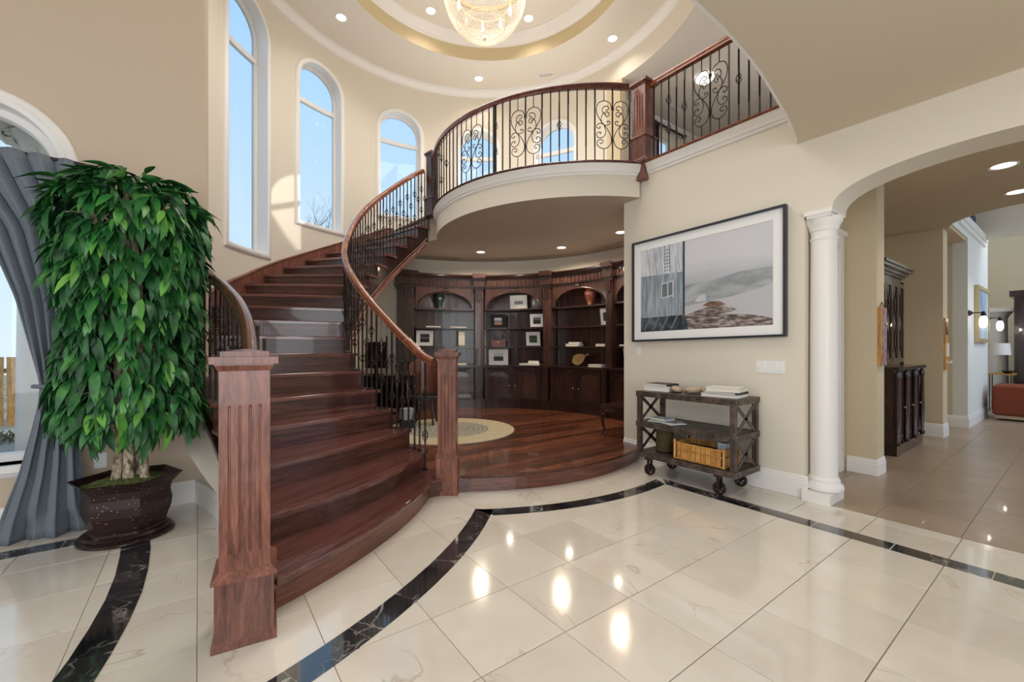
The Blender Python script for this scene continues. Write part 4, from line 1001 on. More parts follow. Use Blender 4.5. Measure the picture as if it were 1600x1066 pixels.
for (a0, a1), lab in zip(pil, ['fluted dark end pilaster of the bookcases beside the stairs', 'dark bookcase pilaster left of the bay with four framed pictures', 'dark bookcase pilaster left of the bay with the bellows', 'dark bookcase pilaster nearest the edge of the picture wall']):
    t = thing('pilaster', lab, 'pilaster', P((a0+a1)/2, RK, ZP), 0, 'pilasters between the bookcase bays'); am = (a0+a1)/2; k = abs(a0-a1)
    put('base', MB().arcbox(C, RF-0.05, RK, a0, a1, ZP, ZP+0.17, 3), M_case, t)
    put('lower_shaft', MB().arcbox(C, RF-0.03, RK, a0-.15*k, a1+.15*k, ZP+.17, 0.96, 3).arcbox(C, RF-0.055, RK, a0, a1, 0.96, 1.01, 3), M_case, t)
    mb = MB().arcbox(C, RU-0.05, RK, a0-.14*k, a1+.14*k, 1.01, 2.57, 3)
    for q in range(3): aa = a0-k*(0.3+0.2*q); mb.arcbox(C, RU-0.056, RU-0.05, aa+.05*k, aa-.05*k, 1.1, 2.3, 1)
    put('upper_shaft', mb, M_case_l, t)
    mb = MB().arcbox(C, RU-0.075, RK, a0-.05*k, a1+.05*k, 2.53, 2.58, 3)
    for q in range(3): mb.arcbox(C, RU-0.075, RU-0.05, a0-k*(.22+.2*q), a0-k*(.36+.2*q), 2.30+0.03*abs(q-1), 2.52, 2)
    put('carved_capital', mb, M_case, t)
    put('top_block', MB().arcbox(C, RU-0.10, RK, a0, a1, 2.58, 2.75, 3).arcbox(C, RU-0.15, RK, a0+.1*k, a1-.1*k, 2.75, 2.84, 3), M_case, t)

def shelf_frame(a, z, w, h, r, label, border, mat_w, art, lean=8, fr=0.014, grp='framed pictures on the library shelves'):
    x, y, _ = P(a, r); t = thing('picture_frame', label, 'framed picture', (x, y, z), radians(a+90), grp)
    M = MW[t.name] @ Matrix.Rotation(radians(lean), 4, 'X') if False else MW[t.name] @ Matrix.Rotation(-radians(lean), 4, 'X')
    # local: x across, -y? the frame faces the centre of the niche
    def f(sx, sz, d): return M @ Vector((sx, d, sz))
    put('frame', MB().plate([[(-w/2, 0), (w/2, 0), (w/2, h), (-w/2, h)], [(-w/2+fr, fr), (w/2-fr, fr), (w/2-fr, h-fr), (-w/2+fr, h-fr)]], lambda a_, b_, d: f(a_, b_, 0.008-d), 0.018), border, t)
    put('mat', MB().box(-w/2+fr*.9, -0.004, fr*.9, w/2-fr*.9, 0.002, h-fr*.9, M), mat_w, t)
    aw, ah = w*0.5, h*0.5; pm = MB()
    cols = art; zz0 = h/2-ah/2
    for q, (c, f0, f1) in enumerate(cols):
        put('print' if q == 0 else 'print_band', MB().box(-aw/2, 0.0019+0.0005*q, zz0+ah*f0, aw/2, 0.0028+0.0005*q, zz0+ah*f1, M), c, t)
    return t
g1 = flat('print_dark', 40, 44, 48); g2 = flat('print_grey', 110, 116, 122); g3 = flat('print_pale', 196, 200, 204); g4 = flat('print_green', 62, 92, 52); g5 = flat('print_teal', 52, 66, 70); g6 = flat('print_rose', 176, 130, 118); g7 = flat('print_black', 22, 24, 28)
shelf_frame(77.6, 1.381, 0.37, 0.335, 2.90, 'black framed dark photograph with white mat on the shelf beside the stairs', M_black, M_mat, [(g1, 0, 1), (g7, 0, .35), (g2, .45, .6)])
shelf_frame(47.8, 1.761, 0.31, 0.28, 2.90, 'thick black frame with a small pink and grey house photograph', M_black, M_black, [(g6, 0, .3), (g2, .3, 1), (g3, .62, 1)], fr=0.03)
shelf_frame(39.5, 2.141, 0.36, 0.29, 2.94, 'pale framed sketch of tall trunks standing under the middle arch', flat('silver_frame', 190, 190, 186), flat('sketch_paper', 206, 204, 198), [(g3, 0, 1), (g2, .2, .7)])
shelf_frame(31.6, 1.761, 0.32, 0.29, 2.90, 'black framed dark landscape with white mat, second shelf from the top', M_black, M_mat, [(g1, 0, 1), (g2, .55, .75), (g3, .85, 1)])
shelf_frame(33.2, 1.381, 0.33, 0.31, 2.90, 'black framed green landscape with white mat', M_black, M_mat, [(g5, 0, 1), (g4, .15, .6), (g3, .9, 1)])
shelf_frame(47.6, 1.006, 0.40, 0.32, 2.88, 'white framed seascape photograph standing on the bookcase counter', M_white, M_mat, [(g5, 0, .5), (g2, .5, .6), (g3, .6, 1)])
shelf_frame(1.6, 1.761, 0.24, 0.31, 2.90, 'narrow framed dark picture with pale mat beside the right pilaster', flat('pale_frame', 206, 206, 202), M_mat, [(g1, 0, 1), (g5, .3, .6)])
shelf_frame(-10.5, 1.006, 0.26, 0.34, 2.86, 'white framed dark picture cut off by the picture wall edge', M_white, M_mat, [(g7, 0, 1)])

def urn(a, z, r, label, m, h, s):
    x, y, _ = P(a, r); t = thing('urn', label, 'vase', (x, y, z), 0)
    pr = [(0.001, 0), (.27, 0), (.27, .04), (.22, .08), (.32, .3), (.45, .55), (.52, .74), (.47, .84), (.34, .89), (.33, .93), (.42, 1.0), (.34, 1.0), (.26, .9)]
    put('body', MB().lathe([(max(.001, p*h*s), q*h) for p, q in pr], 24, (x, y, z)), m, t, smooth=60)
    for sg in (-1, 1):
        A = radians(a+90); dx, dy = cos(A)*sg, sin(A)*sg
        put('handle', MB().tube([(x+dx*h*s*k, y+dy*h*s*k, z+h*q) for k, q in ((.44, .74), (.56, .82), (.5, .9), (.33, .92))], 0.008, 6), m, t, smooth=60)
urn(71.6, 2.141, 2.93, 'dark green glazed urn under the arch nearest the stairs', M_blue, 0.31, 0.66)
urn(9.2, 2.141, 2.93, 'terracotta glazed urn under the right-hand arch', M_terra, 0.33, 0.70)
def book(x, y, z, w, d, h, rz, label, cover, grp=None, tilt=None):
    t = thing('book', label, 'book', (x, y, z), rz, grp); M = MW[t.name]
    if tilt: M = M @ tilt
    put('cover', MB().box(-w/2, -d/2, 0, w/2, d/2, h*.09, M).box(-w/2, -d/2, h*.91, w/2, d/2, h, M).box(-w/2, -d/2, 0, -w/2+.004, d/2, h, M), cover, t)
    put('page_block', MB().box(-w/2+.004, -d/2+.005, h*.09, w/2-.006, d/2-.005, h*.91, M), M_page, t)
    return t
def sbook(a, r, z, w, d, h, label, cover, grp='books on the library shelves', dz=0, yaw=0):
    x, y, _ = P(a, r); return book(x, y, z+dz, w, d, h, radians(a+90+yaw), label, cover, grp)
sbook(74.5, 2.88, 1.761, .30, .22, .03, 'dark thin book lying on the second shelf beside the stairs', M_bookg)
sbook(64.3, 2.88, 1.761, .34, .24, .022, 'pale open book lying on the second shelf, near the left pilaster', M_page)
sbook(62.8, 2.90, 1.381, .14, .20, .33, 'sage green book standing upright on the third shelf', M_bookgr)
sbook(75.5, 2.84, 1.006, .30, .22, .04, 'cream book lying on the counter of the bay nearest the stairs, left', M_page)
sbook(63.5, 2.84, 1.006, .26, .20, .04, 'cream book lying on the counter of the bay nearest the stairs, right', M_page)
sbook(34.0, 2.84, 1.006, .42, .24, .035, 'wide white book at the bottom of a pile on the middle counter', M_bookw)
sbook(32.6, 2.84, 1.042, .22, .18, .05, 'thick white book on top of the pile on the middle counter', M_bookw, yaw=12)
sbook(15.6, 2.88, 1.381, .28, .20, .05, 'thick white book at the bottom of a pile under the terracotta urn', M_bookw)
sbook(15.2, 2.88, 1.432, .22, .16, .03, 'small white book on top of the pile under the terracotta urn', M_bookw, yaw=8)
sbook(2.8, 2.88, 1.381, .22, .18, .045, 'white book lying beside the right pilaster on the third shelf', M_bookw)
sbook(4.6, 2.84, 1.006, .30, .20, .045, 'white book lying on the counter right of the bellows', M_bookw)
sbook(-8.6, 2.88, 1.381, .22, .20, .03, 'white book on the third shelf, cut off by the picture wall', M_bookw)
x, y, _ = P(47.6, 2.90); t = thing('wooden_box', 'small brown wooden box with a brass clasp on the third shelf', 'box', (x, y, 1.381), radians(137.6)); M = MW[t.name]
put('body', MB().box(-.14, -.07, 0, .14, .07, .09, M), M_post, t); put('lid', MB().box(-.145, -.075, .092, .145, .075, .13, M), M_post, t); put('clasp', MB().box(-.012, .075, .075, .012, .081, .105, M), M_gold, t)
x, y, _ = P(12.9, 2.86); t = thing('bellows', 'wooden fireplace bellows leaning on the bookcase counter', 'bellows', (x, y, 1.006), radians(102.9)); M = MW[t.name] @ Matrix.Translation((0, 0, .14)) @ Matrix.Rotation(radians(25), 4, 'Y')
out_ = [(.02, .105), (.09, .10), (.15, .04), (.17, 0), (.15, -.04), (.09, -.10), (.02, -.105), (-.06, -.08), (-.13, -.025), (-.13, .025), (-.06, .08)]
put('front_board', MB().plate([out_], lambda a_, b_, d: tuple(M @ Vector((a_, 0.03-d, b_))), 0.01), M_bark if False else wood('bellows_wood', srgb(140, 110, 76), srgb(176, 142, 102), srgb(200, 168, 126), (2, 2, 2)), t)
put('leather', MB().plate([[(p*.93, q*.93) for p, q in out_]], lambda a_, b_, d: tuple(M @ Vector((a_, 0.02-d, b_))), 0.04), M_case, t)
put('nozzle', MB().tube([M @ Vector((.16, 0, 0)), M @ Vector((.30, 0, 0))], .012, 8), M_iron, t); put('handle', MB().tube([M @ Vector((-.12, .01, 0)), M @ Vector((-.21, .01, 0))], .016, 8), wood('bellows_handle', srgb(140, 110, 76), srgb(176, 142, 102), srgb(200, 168, 126), (2, 2, 2)), t)
x, y, _ = P(0.6, 2.86); t = thing('figurine', 'small white figurine beside the terracotta urn', 'figurine', (x, y, 2.141)); put('base', MB().lathe([(.001, 0), (.04, 0), (.04, .015), (.001, .015)], 12, (x, y, 2.141)), M_white, t); put('figure', MB().lathe([(.001, .1), (.014, .095), (.018, .08), (.01, .068), (.026, .05), (.022, .015)], 12, (x, y, 2.141)), M_white, t, smooth=60)

# round rug, desk corner, chair and stool in the niche
t = thing('rug', 'round pale flat-woven rug with a blue-grey centre on the wooden platform', 'rug', (2.93, 5.58, ZP))
put('field', MB().lathe([(.001, .010), (.60, .010)], 48, (2.93, 5.58, ZP)), M_rugb, t); put('border', MB().lathe([(.60, .0102), (.97, .010), (.98, .004), (.98, 0)], 64, (2.93, 5.58, ZP)), M_rug, t)
mb = MB()
for k in range(1, 14): r = 0.07*k; mb.lathe([(r-.006, .0105), (r, .0135), (r+.006, .0105)], 48, (2.93, 5.58, ZP))
put('woven_rings', mb, M_rug, t, smooth=60)
t = thing('desk', 'black desk behind the stair balusters on the platform', 'desk', (2.42, 6.72, ZP), radians(-30)); M = MW[t.name]
put('top', MB().box(-.52, -.28, .73, .52, .28, .77, M), M_black, t); put('side_panel', MB().box(-.5, -.25, 0, -.46, .25, .73, M), M_black, t); put('side_panel', MB().box(.46, -.25, 0, .5, .25, .73, M), M_black, t); put('modesty_panel', MB().box(-.46, .18, .1, .46, .2, .73, M), M_black, t); put('drawer_front', MB().box(-.44, -.27, .62, .44, -.25, .72, M), M_black, t)
t = thing('monitor', 'black monitor standing on the desk behind the balusters', 'monitor', (2.30, 6.80, ZP+.77), radians(-36)); M = MW[t.name]
put('screen', MB().box(-.17, -.015, .1, .17, .015, .52, M), M_black, t); put('stand', MB().box(-.03, -.01, .012, .03, .015, .2, M), M_black, t); put('foot', MB().box(-.11, -.08, 0, .11, .08, .012, M), M_black, t)
t = thing('barrel_chair', 'brown round-backed chair beside the black desk', 'chair', (2.86, 6.20, ZP), radians(-36)); M = MW[t.name]
mb = MB(); n = 18; vs = []
for i in range(n+1):
    a = radians(200-220*i/n); hgt = .45+.40*max(0.0, sin(pi*i/n))**0.6
    for rr_, zz in ((.27, .40), (.27, hgt+.2), (.235, hgt+.2), (.235, .40)): vs.append(M @ Vector((rr_*cos(a), rr_*sin(a), zz)))
mb.add(vs, [(4*i+j, 4*i+(j+1) % 4, 4*i+4+(j+1) % 4, 4*i+4+j) for i in range(n) for j in range(4)]+[(0, 1, 2, 3), (4*n+3, 4*n+2, 4*n+1, 4*n)])
put('backrest', mb, M_post, t, smooth=40); put('seat', MB().add([M @ Vector(v) for v in MB().lathe([(.001, .46), (.22, .46), (.24, .44), (.24, .40), (.001, .40)], 24).v], MB().lathe([(.001, .46), (.22, .46), (.24, .44), (.24, .40), (.001, .40)], 24).f), M_blackm, t, smooth=40)
for a in (45, 135, 225, 315): put('leg', MB().tube([M @ Vector((.19*cos(radians(a)), .19*sin(radians(a)), .40)), M @ Vector((.23*cos(radians(a)), .23*sin(radians(a)), 0))], .018, 8), M_case, t, smooth=60)
t = thing('waste_bin', 'small grey paper-lined bin beside the brown chair', 'bin', (2.46, 6.02, ZP), radians(-36)); M = MW[t.name]
put('body', MB().prism([(2.50+x, 6.02+y) for x, y in ((-.09, -.09), (.09, -.09), (.09, .09), (-.09, .09))], ZP, ZP+.14), M_blackm, t); put('liner', MB().prism([(2.50+x, 6.02+y) for x, y in ((-.085, -.085), (.085, -.085), (.085, .085), (-.085, .085))], ZP+.14, ZP+.30), M_bookg, t)
t = thing('side_bench', 'dark wooden bench with curved legs, half hidden behind the picture wall', 'bench', (4.90, 3.95, ZP), radians(10)); M = MW[t.name]
put('top', MB().box(-.32, -.22, .37, .42, .22, .40, M), M_espresso, t); put('apron', MB().box(-.29, -.19, .30, .39, .19, .37, M), M_espresso, t)
for sx_, sy_ in ((-1, -1), (-1, 1), (1, -1), (1, 1)):
    bx = -.27 if sx_ < 0 else .37; by = .17*sy_
    put('leg', MB().tube([M @ Vector((bx+dx*sx_, by+dx*sy_*.5, z_)) for dx, z_ in ((0, .33), (.03, .24), (.015, .12), (-.01, .05), (.03, 0.004))], .024, 8, scale=[1.2, 1.1, .8, .6, .8]), M_espresso, t, smooth=60)

# ------------------------------------------------------------------ big framed photograph
t = thing('framed_photograph', 'large black framed misty coastal photograph with white mat above the console cart', 'framed picture', (UW, 2.52, 2.05))
sl = 0.0175
def ap(y_, z_, d=0):      # local across (0 left .. 1.72 right), up (0..1.22)
    return (UW-0.012-d, 3.375-y_, 1.425+z_+y_*sl)
FW, FH = 1.715, 1.215
bd = 0.022
def ring_(o0, o1): return [[(o0, o0), (FW-o0, o0), (FW-o0, FH-o0), (o0, FH-o0)], [(o1, o1), (FW-o1, o1), (FW-o1, FH-o1), (o1, FH-o1)]]
put('frame', MB().plate(ring_(0, bd), lambda a, b, d: ap(a, b, d), 0.05), M_frame, t)
put('backing', MB().plate([ring_(bd*.8, 0)[0]], lambda a, b, d: ap(a, b, d), 0.02), M_blackm, t)
put('mat', MB().plate(ring_(bd, 0.115), lambda a, b, d: ap(a, b, 0.021+d), 0.006), M_mat, t)
def skym(n, l, s):
    x = tex(n, l, 'noise', 2.2, (1, 1, 3), detail=5); g = n.new('ShaderNodeNewGeometry'); sp = n.new('ShaderNodeSeparateXYZ'); l.new(g.outputs['Position'], sp.inputs[0])
    mr = n.new('ShaderNodeMapRange'); mr.inputs[1].default_value = 1.5; mr.inputs[2].default_value = 2.6; l.new(sp.outputs['Z'], mr.inputs[0])
    a_ = n.new('ShaderNodeMath'); a_.operation = 'MULTIPLY_ADD'; a_.inputs[1].default_value = 0.22; l.new(x.outputs[0], a_.inputs[0]); l.new(mr.outputs[0], a_.inputs[2])
    l.new(ramp(n, l, a_.outputs[0], [(0.15, srgb(196, 198, 204)), (0.48, srgb(150, 154, 160)), (0.62, srgb(178, 182, 188)), (0.80, srgb(208, 208, 213))]).outputs[0], s.inputs['Base Color'])
ph = put('photo_print', MB().plate([ring_(0.114, 0)[0]], lambda a, b, d: ap(a, b, 0.0205+d), 0.0015), mat('misty_print', srgb(196, 198, 204), 0.5, build=skym), t)
def art(pts, m, k): put('printed_shape', MB().plate([pts], lambda a, b, d: ap(a, b, 0.022+0.0003*k+d), 0.0003), m, ph)
x0, y0_, AW, AH_ = 0.114, 0.114, FW-0.228, FH-0.228
def A_(*pts): return [(x0+AW*p, y0_+AH_*q) for p, q in pts]
def noisym(name, c1, c2, c3, sc, st=(1, 1, 1)):
    return mat(name, c2, 0.5, build=lambda n, l, s: l.new(ramp(n, l, tex(n, l, 'noise', sc, st, detail=6).outputs[0], [(0.36, c1), (0.5, c2), (0.64, c3)]).outputs[0], s.inputs['Base Color']))
m_shed = noisym('printed_boards', srgb(118, 130, 140), srgb(146, 156, 166), srgb(172, 180, 188), 6, (1, 6, .5))
m_roof = noisym('printed_roof', srgb(176, 182, 190), srgb(202, 206, 212), srgb(220, 222, 228), 7, (1, 4, .6))
m_rocks = noisym('printed_rocks', srgb(70, 62, 62), srgb(122, 108, 102), srgb(178, 170, 166), 11, (1, 1, 4))
m_dark = noisym('printed_understory', srgb(34, 40, 46), srgb(60, 68, 76), srgb(100, 108, 116), 8)
m_sand = flat('printed_sand', 190, 190, 194); m_hill = noisym('printed_hill', srgb(140, 146, 150), srgb(158, 162, 166), srgb(176, 180, 184), 4, (1, 1, 3))
art(A_((0.36, .30), (1, .30), (1, .56), (.8, .56), (.6, .51), (.42, .50), (.36, .48)), m_hill, 1)
art(A_((0.38, .0), (1, .0), (1, .40), (.9, .36), (.7, .31), (.5, .28), (.38, .26)), m_sand, 2)
art(A_((0.36, .0), (1, .0), (1, .06), (.92, .10), (.84, .12), (.7, .14), (.78, .18), (.7, .22), (.6, .24), (.48, .20), (.38, .15)), m_rocks, 3)
art(A_((0, .0), (.42, .0), (.40, .16), (.0, .22)), m_dark, 4)
art(A_((0, .17), (.375, .17), (.375, .66), (0, .70)), m_shed, 5)
art(A_((0, .68), (.375, .66), (.375, 1), (0, 1)), m_roof, 6)
art(A_((.375, .17), (.392, .155), (.392, 1), (.375, 1)), g5, 7)
art(A_((.19, .38), (.30, .40), (.30, .58), (.19, .56)), g2, 7)
for q in ((.19, .38, .30, .40), (.19, .545, .30, .58)): art(A_((q[0], q[1]), (q[2], q[1]+.02), (q[2], q[1]+.035), (q[0], q[1]+.015)), g3, 8)
for xx in (.19, .245, .29): art(A_((xx, .38), (xx+.01, .382), (xx+.01, .575), (xx, .565)), g3, 9)
for xx in (.06, .12, .17, .32): art(A_((xx+.03, .675), (xx+.034, .675), (xx+.004, 1), (xx, 1)), g2, 8)
for k in range(7): art(A_((.225, .70+.04*k), (.265, .70+.04*k), (.265, .708+.04*k), (.225, .708+.04*k)), g2, 9)
for xx in (.22, .264): art(A_((xx, .68), (xx+.006, .68), (xx+.006, 1), (xx, 1)), g2, 9)
for q in range(4): art(A_((.03+.08*q, .02), (.045+.08*q, .02), (.10+.08*q, .17), (.085+.08*q, .17)), g2, 8)
art(A_((.34, .0), (.365, .0), (.37, .17), (.345, .17)), g1, 9)
art(A_((.47, .295), (.56, .30), (.555, .35), (.545, .375), (.50, .36), (.485, .33)), g3, 9)
art(A_((.53, .25), (.62, .22), (.70, .24), (.66, .28), (.58, .29)), noisym('printed_kelp', srgb(80, 56, 44), srgb(120, 92, 74), srgb(150, 130, 116), 12), 9)
light('SPOT', 'downlight', (3.2, 2.2, 3.17), 8, WARM, spot=110, soft=0.1) if False else None

# ------------------------------------------------------------------ console cart
ct = thing('console_cart', 'rusty brown steel console cart on iron wheels with crossed braces', 'console table', (4.08, 2.41, 0))
X0, X1, Y0, Y1 = 3.84, 4.30, 1.88, 2.93; ZT = 0.885
for x in (X0, X1-.045):
    for y in (Y0, Y1-.045): put('corner_post', MB().box(x, y, .19, x+.045, y+.045, ZT-.03), M_steel, ct)
for z, nm in ((ZT, 'top_shelf'), (.56, 'middle_shelf'), (.235, 'lower_shelf')):
    s_ = put(nm, MB().box(X0-.008, Y0-.008, z-.055, X0, Y1+.008, z).box(X1, Y0-.008, z-.055, X1+.008, Y1+.008, z).box(X0, Y0-.008, z-.055, X1, Y0, z).box(X0, Y1, z-.055, X1, Y1+.008, z).box(X0, Y0, z-.012, X1, Y1, z-.004), M_steel, ct)
    mb = MB()
    for k in range(7):
        mb.lathe([(.001, .006), (.006, .004), (.008, 0)], 6, (X0-.008, Y0+.03+(Y1-Y0-.06)*k/6, z-.028), axis=Matrix.Rotation(-pi/2, 4, 'Y'))
    for k in range(3): mb.lathe([(.001, .006), (.006, .004), (.008, 0)], 6, (X0+.05+.18*k, Y0-.008, z-.028), axis=Matrix.Rotation(pi/2, 4, 'X'))
    put('rivets', mb, M_iron, s_, kind='stuff')
put('wooden_deck', MB().box(X0+.002, Y0+.002, ZT-.004, X1-.002, Y1-.002, ZT+.001), M_steel, ct)
for y in (Y0+.012, Y1-.012):
    for za, zb in ((.235, .505), (.56, .83)):
        for s1, s2 in ((X0+.045, X1-.045), (X1-.045, X0+.045)): put('cross_brace', MB().sweep([(s1, y, za), (s2, y, zb)], [(-.003, -.018), (.003, -.018), (.003, .018), (-.003, .018)]), M_steel, ct)
for x, y in ((3.86, 2.78), (3.86, 2.03), (4.26, 2.78), (4.26, 2.03)):
    wv = put('wheel', MB().lathe([(.040, -.014), (.058, -.016), (.060, 0), (.058, .016), (.040, .014), (.040, -.014)], 24, (x, y, .061), axis=Matrix.Rotation(pi/2, 4, 'Y')), M_iron, ct, smooth=30)
    mb = MB()
    for k in range(5):
        a = 2*pi*k/5; mb.bar((x, y, .061), (x, y+.044*cos(a), .061+.044*sin(a)), .012)
    mb.lathe([(.001, -.02), (.012, -.02), (.012, .02), (.001, .02)], 10, (x, y, .061), axis=Matrix.Rotation(pi/2, 4, 'Y'))
    put('spokes', mb, M_iron, wv)
    put('axle_bracket', MB().box(x-.03, y-.014, .055, x-.024, y+.014, .18).box(x+.024, y-.014, .055, x+.03, y+.014, .18).box(x-.05, y-.03, .172, x+.05, y+.03, .182), M_iron, ct)
ZC = ZT+.002
book(4.06, 2.78, ZC, .30, .22, .055, radians(95), 'thick white book at the bottom of the left pile on the console cart', M_bookw, 'books on the console cart')
book(4.07, 2.775, ZC+.056, .27, .21, .022, radians(88), 'dark-spined cream book on top of the left pile on the console cart', M_bookb, 'books on the console cart')
book(4.06, 2.09, ZC, .34, .26, .028, radians(97), 'wide pale book at the bottom of the right pile on the console cart', M_bookw, 'books on the console cart')
book(4.07, 2.08, ZC+.029, .31, .25, .02, radians(90), 'dark-spined book in the middle of the right pile on the console cart', M_bookb, 'books on the console cart')
book(4.06, 2.07, ZC+.050, .30, .24, .042, radians(100), 'thick cream book on top of the right pile on the console cart', M_page, 'books on the console cart')
def shell(x, y, rz, s, label):
    t = thing('shell', label, 'shell', (x, y, ZC), rz, 'shells on the console cart'); M = MW[t.name]; mb = MB(); n = 14; pth = []; sc = []
    for i in range(n*2): a = i*0.5; r = s*(.06-.052*i/(2*n)); pth.append(M @ Vector((r*cos(a)+s*.05*i/n-.03*s, r*sin(a)*.55, s*.03+.006*sin(a)))); sc.append(1-.95*i/(2*n))
    put('whorl', mb.tube(pth, s*.03, 8, scale=sc), M_shell, t, smooth=60)
    put('lip', MB().add([M @ Vector(v) for v in [(.0, -.045*s, .004), (.06*s, -.03*s, .004), (.075*s, .01*s, .012), (.03*s, .0, .04*s), (-.01*s, -.02*s, .045*s)]], [(0, 1, 2, 3, 4)]), M_shell, t)
shell(4.02, 2.56, 0.6, 1.1, 'pale sea shell beside the left book pile'); shell(4.04, 2.40, 2.4, 1.15, 'second sea shell towards the middle of the cart top'); shell(4.10, 2.33, 4.1, .6, 'smallest sea shell on the cart top')
book(4.02, 2.70, .562, .30, .22, .014, radians(98), 'thin grey magazine at the bottom of the pile on the cart middle shelf', M_bookg, 'magazines on the cart middle shelf')
book(3.99, 2.62, .562, .26, .19, .010, radians(70), 'pale magazine lying askew on the cart middle shelf', M_bookw, 'magazines on the cart middle shelf')
book(4.02, 2.74, .577, .20, .16, .022, radians(84), 'light blue-grey book on top of the magazines', flat('pale_blue_cover', 196, 206, 214), 'magazines on the cart middle shelf')
t = thing('wicker_basket', 'dark woven cylindrical basket on the lower shelf of the cart', 'basket', (4.07, 2.74, .237))
put('body', MB().lathe([(.001, 0), (.085, 0), (.09, .01), (.09, .235), (.086, .24), (.08, .235), (.08, .02), (.001, .02)], 28, (4.07, 2.74, .237)), M_wick, t, smooth=40)
mb = MB()
for k in range(14): mb.lathe([(.09, .012+.016*k), (.0935, .018+.016*k), (.09, .024+.016*k)], 28, (4.07, 2.74, .237))
put('woven_bands', mb, M_wick, t, smooth=60); put('rim', MB().lathe([(.086, .235), (.096, .238), (.096, .25), (.084, .25), (.086, .235)], 28, (4.07, 2.74, .237)), M_blackm, t)
t = thing('bamboo_basket', 'rectangular split-bamboo basket on the lower shelf of the cart', 'basket', (4.02, 2.24, .237)); bz = .237
bx0, bx1, by0, by1 = 3.88, 4.16, 2.00, 2.50
for k in range(9):
    y = by0+.025+(by1-by0-.05)*(k+.5)/9; put('bamboo_slat', MB().box(bx0, y-.023, bz+.012, bx0+.010, y+.023, bz+.165), M_bamb, t); put('bamboo_slat', MB().box(bx1-.01, y-.023, bz+.012, bx1, y+.023, bz+.165), M_bamb, t)
for k in range(5):
    x = bx0+.02+(bx1-bx0-.04)*(k+.5)/5; put('bamboo_slat', MB().box(x-.022, by0, bz+.012, x+.022, by0+.01, bz+.165), M_bamb, t); put('bamboo_slat', MB().box(x-.022, by1-.01, bz+.012, x+.022, by1, bz+.165), M_bamb, t)
for x in (bx0, bx1):
    for y in (by0, by1): put('corner_pole', MB().tube([(x, y, bz), (x, y, bz+.195)], .013, 8), M_bamb, t, smooth=60)
for z in (.01, .165, .10):
    put('rail', MB().tube([(bx0-.008, by0, bz+z), (bx0-.008, by1, bz+z)], .007, 6).tube([(bx0, by0-.008, bz+z), (bx1, by0-.008, bz+z)], .007, 6).tube([(bx1, by0, bz+z), (bx1, by1, bz+z)], .007, 6).tube([(bx0, by1, bz+z), (bx1, by1, bz+z)], .007, 6), M_bamb, t, smooth=60)
put('base', MB().box(bx0, by0, bz, bx1, by1, bz+.01), M_bamb, t); put('lining', MB().box(bx0+.012, by0+.012, bz+.01, bx1-.012, by1-.012, bz+.12), M_blackm, t)
put('handle', MB().tube([(bx1-.02, by1, bz+.17), (bx1-.02, by1, bz+.215), (bx1-.1, by1, bz+.215), (bx1-.1, by1, bz+.17)], .008, 6), M_black, t, smooth=60)
t = thing('boxed_item', 'small pale blue box inside the bamboo basket', 'box', (4.05, 2.08, bz+.121)); put('box', MB().box(4.0, 2.04, bz+.121, 4.10, 2.12, bz+.20), flat('pale_blue_box', 196, 212, 224), t); put('lid', MB().box(3.998, 2.038, bz+.2, 4.102, 2.122, bz+.208), M_white, t)

# switches and outlets
def plate_(name, label, cat, c, w, h, axis, n, kind):
    t = thing(name, label, cat, c); x, y, z = c
    if axis == 'x': f = lambda a, b, d: (x-d, y-a, z+b)
    else: f = lambda a, b, d: (x+a, y-d, z+b)
    put('cover_plate', MB().plate([[(-w/2, -h/2), (w/2, -h/2), (w/2, h/2), (-w/2, h/2)]], f, .006), M_plast, t)
    for k in range(n):
        a = (k-(n-1)/2)*w/n if kind == 'rocker' else 0
        if kind == 'rocker': put('rocker', MB().plate([[(a-.014, -.032), (a+.014, -.032), (a+.014, .032), (a-.014, .032)]], lambda p, q, d: f(p, q, .006+d), .004), M_white, t)
        else:
            zz = (k-.5)*.04; s_ = put('socket', MB().plate([[(.016*cos(2*pi*i/12), zz+.014*sin(2*pi*i/12)) for i in range(12)]], lambda p, q, d: f(p, q, .006+d), .003), M_white, t)
            put('slots', MB().plate([[(-.007, zz-.004), (-.005, zz-.004), (-.005, zz+.006), (-.007, zz+.006)]], lambda p, q, d: f(p, q, .009+d), .0005).plate([[(.005, zz-.004), (.007, zz-.004), (.007, zz+.006), (.005, zz+.006)]], lambda p, q, d: f(p, q, .009+d), .0005), M_blackm, s_)
plate_('light_switch', 'single white light switch under the left end of the picture', 'light switch', (UW, 3.32, 1.31), .07, .115, 'x', 1, 'rocker')
plate_('light_switch', 'wide white switch plate with a row of switches right of the picture', 'light switch', (UW, 1.815, 1.168), .255, .115, 'x', 5, 'rocker')
plate_('power_outlet', 'white power outlet on the wall behind the plant pot', 'power outlet', (-0.625, 4.68, 0.455), .075, .118, 'y', 2, 'socket')
plate_('power_outlet', 'white outlet with a plugged-in night light on the curved wall below the stairs', 'power outlet', (0.20, 3.70, 0.30), .004, .11, 'y', 0, 'socket')

